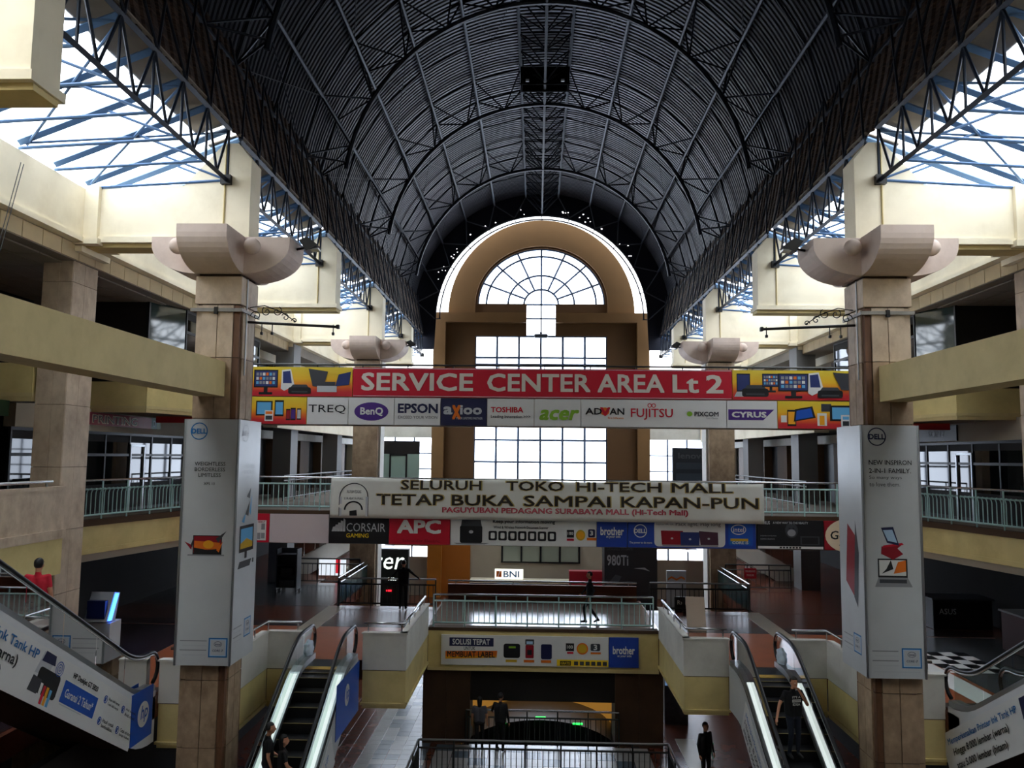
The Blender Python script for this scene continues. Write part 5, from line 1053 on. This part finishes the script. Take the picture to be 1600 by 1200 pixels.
# man coming down the right escalator, one hand on the rail, the other at his mouth
zf = nzR(18.55 - (20.3 - RUN))
zs = B + .231 * 7.0
pr, J = person('man in a black printed T-shirt riding the right escalator with one hand on the rail', (5.47, 18.45, nzR(18.45 - (20.3 - RUN)) + .0), math.radians(12), dict(
    shR=(-.19, .0, 1.39), elR=(-.36, -.06, 1.16), wrR=(-.50, -.20, .92), shL=(.185, .0, 1.39), elL=(.25, -.16, 1.16), wrL=(.07, -.18, 1.44), head=(.02, -.03, 1.60), kneeR=(-.09, -.06, .50)), cl_blk, cl_jean, vox=.011, fat=1.08)
def chest_text(root, s, z, h, w, mat, inv=None):
    v_, f_, ar = txt(s, .03); y = -.142
    o = mo('shirt_lettering', [(-w / 2 + a * w, y - .002 * q - .012 * math.cos((a - .5) * 2.2), z + c * h) for a, c, q in v_], f_, mat, None, origin=(0, 0, 0)); o.parent = root; return o
chest_text(pr, "IT'S A", 1.30, .045, .19, k_wht); 
o = mo('shirt_print', [(-.1, -.150, 1.215), (.1, -.150, 1.215), (.1, -.150, 1.275), (-.1, -.150, 1.275)], [(0, 1, 2, 3)], k_wht, None, origin=(0, 0, 0)); o.parent = pr
v_, f_, ar = txt('GOOD', .03); o = mo('shirt_lettering', [(-.08 + a * .16, -.154, 1.228 + c * .035) for a, c, q in v_], f_, k_blk, None, origin=(0, 0, 0)); o.parent = pr
chest_text(pr, 'IDEA', 1.145, .05, .17, k_wht)
# couple on the left escalator, seen at the bottom edge
person('man in black with short hair riding up the left escalator', (-5.78, 17.1, nzL(17.1 - (20.3 - RUN))), math.radians(115), dict(head=(.0, -.04, 1.60), elL=(.27, -.02, 1.12), wrL=(.22, -.2, .98)), cl_blk, cl_jean)
person('long-haired woman in black riding the left escalator with her hand on the rail', (-5.42, 16.95, nzL(16.95 - (20.3 - RUN))), math.radians(105), dict(elL=(.24, -.02, 1.12), wrL=(.24, -.1, .9), shR=(-.17, -.02, 1.38), elR=(-.24, -.1, 1.14), wrR=(-.2, -.30, .98)), cl_blk, cl_jean, long_hair=True, height=1.62)
# man in red going up the left bannered escalator
person('person in a red shirt riding the left bannered escalator, seen from behind', (-9.42, 14.75, nz2L(17.67 - 14.75) + .1), math.radians(190), dict(elL=(.24, .05, 1.12), wrL=(.25, -.1, .92)), cl_red, cl_grey, height=1.70, hair_low=-.9)
# people on the first floor
person('dark figure leaning on the railing beside the lit shop sign', (-4.95, 28.9, A + .01), math.radians(180), dict(elL=(.36, -.1, 1.2), wrL=(.52, -.22, 1.06), elR=(-.36, -.1, 1.2), wrR=(-.5, -.25, 1.06)), cl_blk, cl_blk, sleeve='long', height=1.72)
person('person in black walking across the middle footbridge', (1.55, 27.0, A + .012), math.radians(-88), dict(kneeL=(.09, -.2, .52), ankL=(.09, -.16, .12), toeL=(.1, -.32, .08), kneeR=(-.09, .02, .49), ankR=(-.09, .28, .13), toeR=(-.1, .16, .04), elL=(.22, .12, 1.12), wrL=(.22, .0, .9), elR=(-.22, -.1, 1.12), wrR=(-.2, -.26, .95)), cl_blk, cl_blk, sleeve='long', height=1.68)
# figures in the shade on the ground floor
person('long-haired figure standing at the shaded railing under the middle footbridge', (-1.95, 25.6, B + .012), math.radians(180), {}, cl_grey, cl_blk, long_hair=True, height=1.6)
person('tall dark figure standing at the shaded railing under the middle footbridge', (-1.3, 25.55, B + .012), math.radians(160), dict(elL=(.32, -.1, 1.15), wrL=(.4, -.3, 1.05)), cl_blk, cl_blk, sleeve='long', height=1.74)
person('dim figure in dark clothes walking on the ground floor beside the right escalator', (4.55, 23.4, B + .0), math.radians(30), {}, cl_blk, cl_blk, sleeve='long', height=1.68)
# people on the right second-floor balcony behind the teal railing
person('person in a dull red striped shirt behind the right teal railing', (14.2, 23.6, Cz), math.radians(-150), {}, cl_stripe, cl_blk, height=1.68)
person('person in dark clothes behind the right teal railing at the photo edge', (14.6, 22.4, Cz), math.radians(-150), {}, cl_blk, cl_blk, height=1.66)
# ================================================================== SHOPS AND SMALL THINGS
mir = M('dark_reflective_glass', '0b0f10', 0.03, spec=0.35)
frame_d = M('dark_aluminium_frame', '1b1d20', 0.4, metal=.5)
def shopfront(label, s, x, y0, y1, z0, z1, nb, mt=mir, fr=frame_d, door=None):
    t = thing('shopfront', label, 'shop front', (s * x, y0, z0)); L = (y1 - y0) / nb
    for k in range(nb):
        box('pane', s * x, s * (x + .03), y0 + L * k + .03, y0 + L * (k + 1) - .03, z0 + (z1 - z0) * .36, z0 + (z1 - z0) * .88, mt, t); box('lower_reflection_mask', s * (x - .01), s * (x + .03), y0 + L * k + .03, y0 + L * (k + 1) - .03, z0, z0 + (z1 - z0) * .36, dark, t); box('upper_reflection_mask', s * (x - .01), s * (x + .03), y0 + L * k + .03, y0 + L * (k + 1) - .03, z0 + (z1 - z0) * .88, z1, dark, t)  # opaque bands added above and below the pane to cut down the reflected window
    for k in range(nb + 1): box('mullion', s * (x - .03), s * (x + .05), y0 + L * k - .035, y0 + L * k + .035, z0, z1, fr, t)
    for z in (z0 + .05, z0 + (z1 - z0) * .72, z1 - .04): box('transom', s * (x - .03), s * (x + .05), y0, y1, z - .04, z + .04, fr, t)
    if door is not None:
        yd = y0 + L * door; box('door_frame', s * (x - .06), s * x, yd, yd + .06, z0, z0 + 2.1, alum, t); box('door_frame', s * (x - .06), s * x, yd + .9, yd + .96, z0, z0 + 2.1, alum, t); box('door_frame', s * (x - .06), s * x, yd, yd + .96, z0 + 2.05, z0 + 2.12, alum, t)
    return t
for s in (-1, 1):
    sd = 'left' if s < 0 else 'right'
    shopfront('dark third-floor shop glazing behind the %s tie beam' % sd, s, 11.3, 24.6, 31.2, 2.0, 4.5, 4)
    t = thing('shop_partition', 'dark third-floor shop corner wall behind the %s tie beam' % sd, 'wall', (s * 12.5, 23.1, 2.0))
    box('wall_panel', s * 11.75, s * 15, 23.05, 23.15, D, 4.5, dark, t); prism('corner_glass', [(s * 11.72, 23.05), (s * 11.3, 24.55), (s * 11.34, 24.58), (s * 11.76, 23.08)], 'z', 2.0, 4.5, M('greenish_glass', '2b3a38', .05, spec=.9), t); box('mullion', s * 11.7, s * 11.78, 23.0, 23.08, D, 4.5, frame_d, t)
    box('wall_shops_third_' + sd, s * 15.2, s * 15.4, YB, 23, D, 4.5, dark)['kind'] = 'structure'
    shopfront('reflecting second-floor shop glazing behind the %s curved teal railing' % sd, s, 13.3, 19.5, 31.2, Cz, .62, 8, door=4)
    t = thing('shop_fascia', 'plaster fascia above the %s second-floor shop glazing' % sd, 'fascia', (s * 13.3, 25, .6)); box('fascia_body', s * 13.2, s * 13.5, 19.5, 31.2, .62, 1.25, soffit, t)
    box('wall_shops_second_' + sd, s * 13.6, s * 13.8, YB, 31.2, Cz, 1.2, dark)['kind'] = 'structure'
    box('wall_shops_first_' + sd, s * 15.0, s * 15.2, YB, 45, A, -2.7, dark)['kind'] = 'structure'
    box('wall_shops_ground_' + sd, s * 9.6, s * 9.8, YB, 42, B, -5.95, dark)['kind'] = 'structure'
    for k, (z0, z1) in enumerate(((Cz, 1.05), (D, 4.5))):
        t = thing('shop_row', 'dark row of closed shops on the %s %s floor beyond the footbridge' % (sd, ('second', 'third')[k]), 'shop front', (s * 13, 40, z0))
        box('rear_wall', s * 13.0, s * 13.2, 31.4, 52.8, z0, z1, dark, t)
        for j in range(5): box('brown_pier', s * 12.4, s * 13.0, 33 + 4 * j, 34.6 + 4 * j, z0, z1, M('brown_pier_paint', '5c4632', .7, var=.1, scale=1), t); box('shutter', s * 12.85, s * 12.95, 34.6 + 4 * j, 37 + 4 * j, z0, z1 - .3, M('dark_shutter', '1d1f22', .5), t)
        box('cornice', s * 12.2, s * 13.0, 31.4, 52.8, z1 - .35, z1, whitep if k == 0 else cream, t)
    # sloping stair parapet behind the far railing
    t = thing('stair_ramp', 'pale stair parapet climbing behind the far %s railing' % sd, 'stairs', (s * 10, 38, A))
    prism('parapet_wall', [(s * 11.6, A), (s * 11.6, -5.0), (s * 8.7, -3.5), (s * 8.7, -4.3), (s * 10.6, A)], 'y', 37.0, 37.2, whitep, t)
    prism('parapet_wall', [(s * 11.6, A), (s * 11.6, -4.9), (s * 8.7, -3.4), (s * 8.7, -4.3), (s * 10.6, A)], 'y', 39.4, 39.6, whitep, t)
    for k in range(8): box('step', s * (11.2 - .3 * k), s * (10.9 - .3 * k), 37.2, 39.4, A + .16 * k - .1, A + .16 * (k + 1), slabm, t)
    bar((s * 11.5, 37.05, -4.2), (s * 8.7, 37.05, -2.75), .03, chrome, t, 'handrail', 8)
    for k in range(6): bar((s * (11.4 - .5 * k), 37.05, -4.95 + .26 * k), (s * (11.4 - .5 * k), 37.05, -4.15 + .26 * k), .015, chrome, t, 'post')
    lp = thing('ceiling_batten', 'fluorescent batten under the %s part of the upper footbridge' % sd, 'lamp', (s * 6.3, 28, .9)); box('housing', s * 6.4, s * 7.0, 27.9, 28.1, 1.14, 1.2, alum, lp); box('tube', s * 6.45, s * 6.95, 27.95, 28.05, 1.09, 1.14, lamp_w if s < 0 else M('unlit_tube', 'd8d8d4', .5), lp)
slabs('floor_second_far', both([(-10.2, -7.2, 48.5, YF)]), Cz - .85, Cz, slabm)
# shop signs
b = Board('shop_sign', (-13.15, 21.5, .80), (0, 1, 0), VZ, 5.6, .36, k_red2, 'dark red shop sign reading PRINTING above the left shop glazing', depth=.05); b.text('PRINTING', 1.35, .06, 2.6, .24, k_crm, .06); b.text('PRINTING', 1.37, .075, 2.56, .21, k_blk, .0, 4); b.pic([(R(4.95, .0, 5.35, .36), flat('teal_print', '2f6a6a')), (R(5.35, 0, 5.6, .36), flat('pale_green', '8ca88a'))], 1); b.text('D', 5.05, .08, .18, .2, k_sky)
b = Board('shop_sign', (-12.3, 16.7, .80), (0, 1, 0), VZ, 1.2, .36, flat('dark_green', '1f3a22'), 'dark green shop sign at the photo edge left of the outer column', depth=.05)
b = Board('shop_sign', (13.15, 28.6, .66), (0, -1, 0), VZ, 2.6, .5, flat('near_black', '101216'), 'black shop sign reading SONY above the right shop glazing', depth=.05); b.text('SONY', .7, .14, 1.2, .24, flat('dim_grey', '30343a'), .02)
# first-floor left: lit kiosk and trolley
t = thing('kiosk', 'white information kiosk with a glowing blue edge on the left first floor', 'kiosk', (-12.4, 22.6, A))
box('pedestal', -12.75, -12.0, 22.3, 22.9, A, A + .75, white, t, .01); prism('screen_housing', [(22.2, A + .8), (22.65, A + .75), (22.85, A + 1.5), (22.55, A + 1.55)], 'x', -12.7, -12.05, silver, t); box('screen', -12.62, -12.12, 22.2, 22.35, A + .88, A + 1.36, k_scr, t)
prism('light_edge', [(22.25, A + .82), (22.35, A + .82), (22.68, A + 1.5), (22.58, A + 1.5)], 'x', -12.04, -11.99, M('blue_glow', '2f6bff', .4, emit=1.2), t)
t = thing('display_trolley', 'dark display trolley on castors behind the WEIGHTLESS column', 'trolley', (-10.1, 32.2, A))
for k in range(4): box('shelf', -10.5, -9.7, 31.9, 32.5, A + .2 + .42 * k, A + .24 + .42 * k, k_dgry, t)
for x in (-10.5, -9.7):
    box('side_panel', x - .02, x + .02, 31.9, 32.5, A + .12, A + 1.7, M('grey_panel', '50555a', .5), t)
    for y in (31.95, 32.45): bar((x, y - .0, A + .06), (x + .04, y, A + .06), .06, rubber, t, 'castor', 10)
box('goods', -10.4, -9.8, 32.0, 32.4, A + .24, A + .5, M('grey_panel'), t); box('goods', -10.35, -9.9, 32.0, 32.4, A + .66, A + .95, k_dgry, t); box('back_panel', -10.5, -9.7, 32.45, 32.5, A + .2, A + 1.7, k_dgry, t)
b = Board('lit_poster', (-9.9, 36.0, -5.35), UX, VZ, 1.2, .75, M('lit_white', 'dfe8f2', .5, emit=.12), 'small lit poster with a red stripe behind the far left railing', depth=.05); b.pic([(R(.75, .1, .95, .72), M('lit_red', 'd02030', .5, emit=.1))], 1, 'red_stripe')
# glowing sign stand
t = thing('sign_stand', 'tall dark stand with a glowing white acer sign behind the far left column', 'sign', (-8, 42, B))
box('cabinet', -9.4, -6.85, 42, 42.5, B, -4.85, M('dark_green_black', '0c1512', .4), t)
bb = Board('face', (-9.4, 41.98, -6.6), UX, VZ, 2.5, 1.7, M('dark_green_black'), 'dark sign face', parent=t, depth=.02); glow = M('glow_white', 'f0fff4', .4, emit=.2); bb.text('acer', .1, .72, 2.15, .62, glow, .0, skew=.2); bb.text('100s', 1.55, .15, .4, .16, glow, .0)
box('red_display', -7.95, -7.65, 41.9, 41.96, -7.0, -6.92, M('red_led', 'ff2030', .4, emit=.25), t)
t = thing('promotion_tower', 'black promotional tower reading 980Ti beyond the middle footbridge', 'display', (4.8, 45, B))
bb_ = box('tower_body', 3.55, 6.45, 45, 46.5, B, -4.7, black, t); f = Board('face', (3.55, 44.97, -8.2), UX, VZ, 2.9, 3.45, k_blk, 'black printed face', parent=t, depth=.02); f.text('980Ti', .15, 2.3, 1.15, .55, k_gry, .03); f.text('DESIGNED TO GAME', .15, 3.12, 1.4, .14, k_dgry); f.pic([([(.1, .2), (.95, 1.7), (.6, 1.8), (.1, 1.2)], k_dgry), ([(1.6, 2.15), (2.2, 2.2), (2.5, 2.0), (2.1, 2.1)], k_gry)], 1)
# far end of the hall
t = thing('cash_machine_row', 'row of bank machines with a lit BNI sign at the foot of the far wall', 'kiosk', (-1, 50, B))
box('counter', -4.3, 4.3, 50.2, 51.2, B, -7.75, k_navy, t); box('canopy', -4.3, 4.3, 50.0, 51.2, -7.75, -7.6, M('pale_counter', 'c9c2a8', .5), t); box('red_booth', 1.8, 4.2, 49.6, 50.2, -8.2, -6.9, k_red2, t)
bb = Board('bank_sign', (-2.75, 49.95, -7.5), UX, VZ, 1.75, .62, M('lit_cream', 'eef0e0', .5, emit=.16), 'lit white bank sign', parent=t, depth=.1); bb.text('BNI', .55, .14, .95, .36, k_dell, .02); bb.pic([([(.1, .14), (.42, .14), (.42, .5), (.1, .5)], k_org), ([(.16, .14), (.3, .5), (.36, .5), (.22, .14)], k_wht)], 1, 'logo_mark')
box('machine_screen', -2.6, -1.2, 49.9, 49.95, -8.15, -7.8, M('lit_blue', '58a0e0', .4, emit=.12), t)
t = thing('clerestory', 'dim row of office windows low on the far wall', 'window', (0, 52.7, -6.6))
for k in range(4): box('pane', -2.4 + 1.25 * k, -1.25 + 1.25 * k, 52.72, 52.78, -6.75, -5.75, M('dim_window', '8b9184', .2), t)
for k in range(5): box('mullion', -2.48 + 1.25 * k, -2.36 + 1.25 * k, 52.66, 52.78, -6.85, -5.65, frame_d, t)
for z in (-6.85, -5.7): box('transom', -2.5, 2.6, 52.66, 52.78, z, z + .08, frame_d, t)
t = thing('glazed_cabin', 'greenish glazed cabin with a dark door beyond the upper left footbridge', 'room', (-9, 50, Cz)); gg = M('pale_green_panel', '8fa79b', .3)
box('wall_panel', -10.2, -9.2, 49.0, 49.1, Cz, .1, gg, t); box('wall_panel', -8.2, -7.4, 49.0, 49.1, Cz, .1, gg, t); box('header', -10.2, -7.4, 49.0, 49.1, .1, .9, dark, t); box('door_leaf', -9.15, -8.25, 49.02, 49.08, Cz, .02, gg, t)
for x in (-9.2, -8.2): box('door_frame', x - .05, x + .05, 48.96, 49.1, Cz, .1, black, t)
box('door_frame', -9.2, -8.2, 48.96, 49.1, 0, .1, black, t)
b = Board('booth_sign', (8.1, 49.5, Cz + .1), UX, VZ, 2.3, 2.4, flat('ink_blue', '10161f'), 'dark booth wall reading lenovo beyond the upper right footbridge', depth=.3); b.text('lenovo', .35, 1.75, 1.7, .34, k_dgry, .04); b.pic([(RR(.2, 1.1, 2.1, 1.5, .08), flat('slate', '26303a')), (RR(.2, .4, 2.1, .85, .08), flat('slate'))], 1, 'printed_band')
# right first floor
for i in range(4):
    for j in range(5):
        box('tile', 10.5 + .38 * i, 10.87 + .38 * i, 21.6 + .45 * j, 22.04 + .45 * j, A + .006, A + .014, k_blk if (i + j) % 2 else k_wht, fl_a)
box('tile_band', 9.75, 10.45, 18.7, 24.0, A, A + .01, k_wht, fl_a)
t = thing('shop_counter', 'dark shop counter reading ASUS on the right first floor', 'counter', (13.4, 27, A)); box('body', 12.7, 14.6, 27, 28, A, A + .95, black, t, .02); box('top', 12.65, 14.65, 26.95, 28.05, A + .95, A + 1.0, k_dgry, t); bb = Board('front', (12.72, 26.98, A + .2), UX, VZ, 1.8, .7, black, 'dark printed front', parent=t, depth=.01); bb.text('ASUS', .15, .3, .55, .18, k_lgry, .0)
t = thing('display_cabinet', 'dim display cabinet in the right first-floor shop', 'cabinet', (13.8, 23.5, A)); box('body', 13.4, 14.6, 23.2, 24.4, A, A + 1.1, M('dark_red_panel', '3a1416', .5), t, .02); box('top', 13.35, 14.65, 23.15, 24.45, A + 1.1, A + 1.15, k_gry, t); box('plinth', 13.5, 14.5, 23.3, 24.3, A, A + .1, black, t)
b_ = thing('leaning_board', 'pale blank board leaning behind the right chrome parapet rail', 'board', (4.92, 26.3, A))
prism('sheet', [(26.2, A), (26.24, A), (26.56, A + 1.0), (26.52, A + 1.0)], 'x', 4.6, 5.2, M('pale_board', 'b9aa98', .7, var=.05, scale=2), b_); prism('strut', [(26.9, A), (26.95, A), (26.56, A + .9), (26.52, A + .9)], 'x', 4.88, 4.92, M('brown_stick', '6b4a30', .7), b_)
b = Board('notice_board', (4.75, 29.47, A), UX, VZ, .75, .5, k_blk, 'small black board with white script standing behind the right stair railing', depth=.04); b.text('Rx Bay', .1, .18, .55, .2, k_wht, .01)
b = Board('banner_stand', (5.2, 34.0, B), UX, VZ, .8, 4.4, k_lgry, 'tall white banner stand with an orange wave behind the right stair railing', depth=.1); b.pic([([(u_, v_ + 3.75) for u_, v_ in [(.05, .25), (.2, .35), (.4, .25), (.6, .35), (.75, .28), (.75, .36), (.6, .43), (.4, .33), (.2, .43), (.05, .33)]], k_org)], 1, 'wave')
b = Board('rail_notice', (8.45, 34.2, -4.95), UX, VZ, .5, .42, k_red, 'small red notice on the far right railing', depth=.02); b.text('DILARANG', .05, .26, .4, .08, k_wht); b.text('MASUK', .1, .1, .3, .08, k_wht)
# ground floor odds
t = thing('display_stand', 'ground-floor display stand with a lit tube and posters right of the footbridge pier', 'display', (4.6, 28.4, B)); box('body', 4.2, 5.0, 28.4, 28.8, B, B + 1.75, M('poster_grey', '6b6f76', .6, var=.3, scale=6), t); box('lit_tube', 4.2, 4.95, 28.34, 28.4, B + 1.62, B + 1.68, M('cold_tube', 'cfe4ff', .4, emit=1.0), t); box('lit_poster', 4.22, 4.9, 28.38, 28.4, B + 1.3, B + 1.56, M('lit_print', '6f8fb8', .4, emit=.08), t)
t = thing('stool', 'green plastic stool in the dark ground-floor shop', 'stool', (5.0, 25.5, B)); gp = M('green_plastic', '2c6b46', .5); box('seat', 4.8, 5.2, 25.3, 25.7, B + .42, B + .46, gp, t, .01)
for x in (4.83, 5.17):
    for y in (25.33, 25.67): bar((x, y, B), (x * .6 + 5 * .4, y * .6 + 25.5 * .4, B + .43), .022, gp, t, 'leg', 6)
t = thing('basement_canopy', 'dark arched canopy with green lights seen down through the ground-floor opening', 'canopy', (0, 35, -13)); 
vs_, fs_ = [], []
for k in range(17):
    a = math.pi * k / 16; x = -3.3 * math.cos(a); z = -12.1 + 1.5 * math.sin(a); vs_ += [(x, 33.5, z), (x, 36.5, z)]
for k in range(16): fs_.append((2 * k, 2 * k + 1, 2 * k + 3, 2 * k + 2))
fs_.append(tuple(range(0, 34, 2))); mo('shell', vs_, fs_, M('dark_canopy', '1c1712', .4), t)
for x, z in ((-1.6, -10.75), (0.0, -10.5), (1.5, -10.72)): box('green_light', x - .2, x + .2, 33.4, 33.48, z, z + .045, M('green_led', '20ff50', .4, emit=.35), t)
t = thing('glow_lamp', 'small bluish spot lamp in the dark opening', 'lamp', (1.0, 33, -12)); box('lens', .95, 1.12, 32.9, 33.0, -11.75, -11.6, M('blue_spot', 'c0d4ff', .4, emit=2.0), t, .03); box('housing', .93, 1.14, 33.0, 33.1, -11.78, -11.57, black, t)

# ------------------------------------------------------------------ lift everything so that the ground floor is at zero
for o in S.objects:
    if o.parent is None and o.type != 'CAMERA': o.location.z += EYE
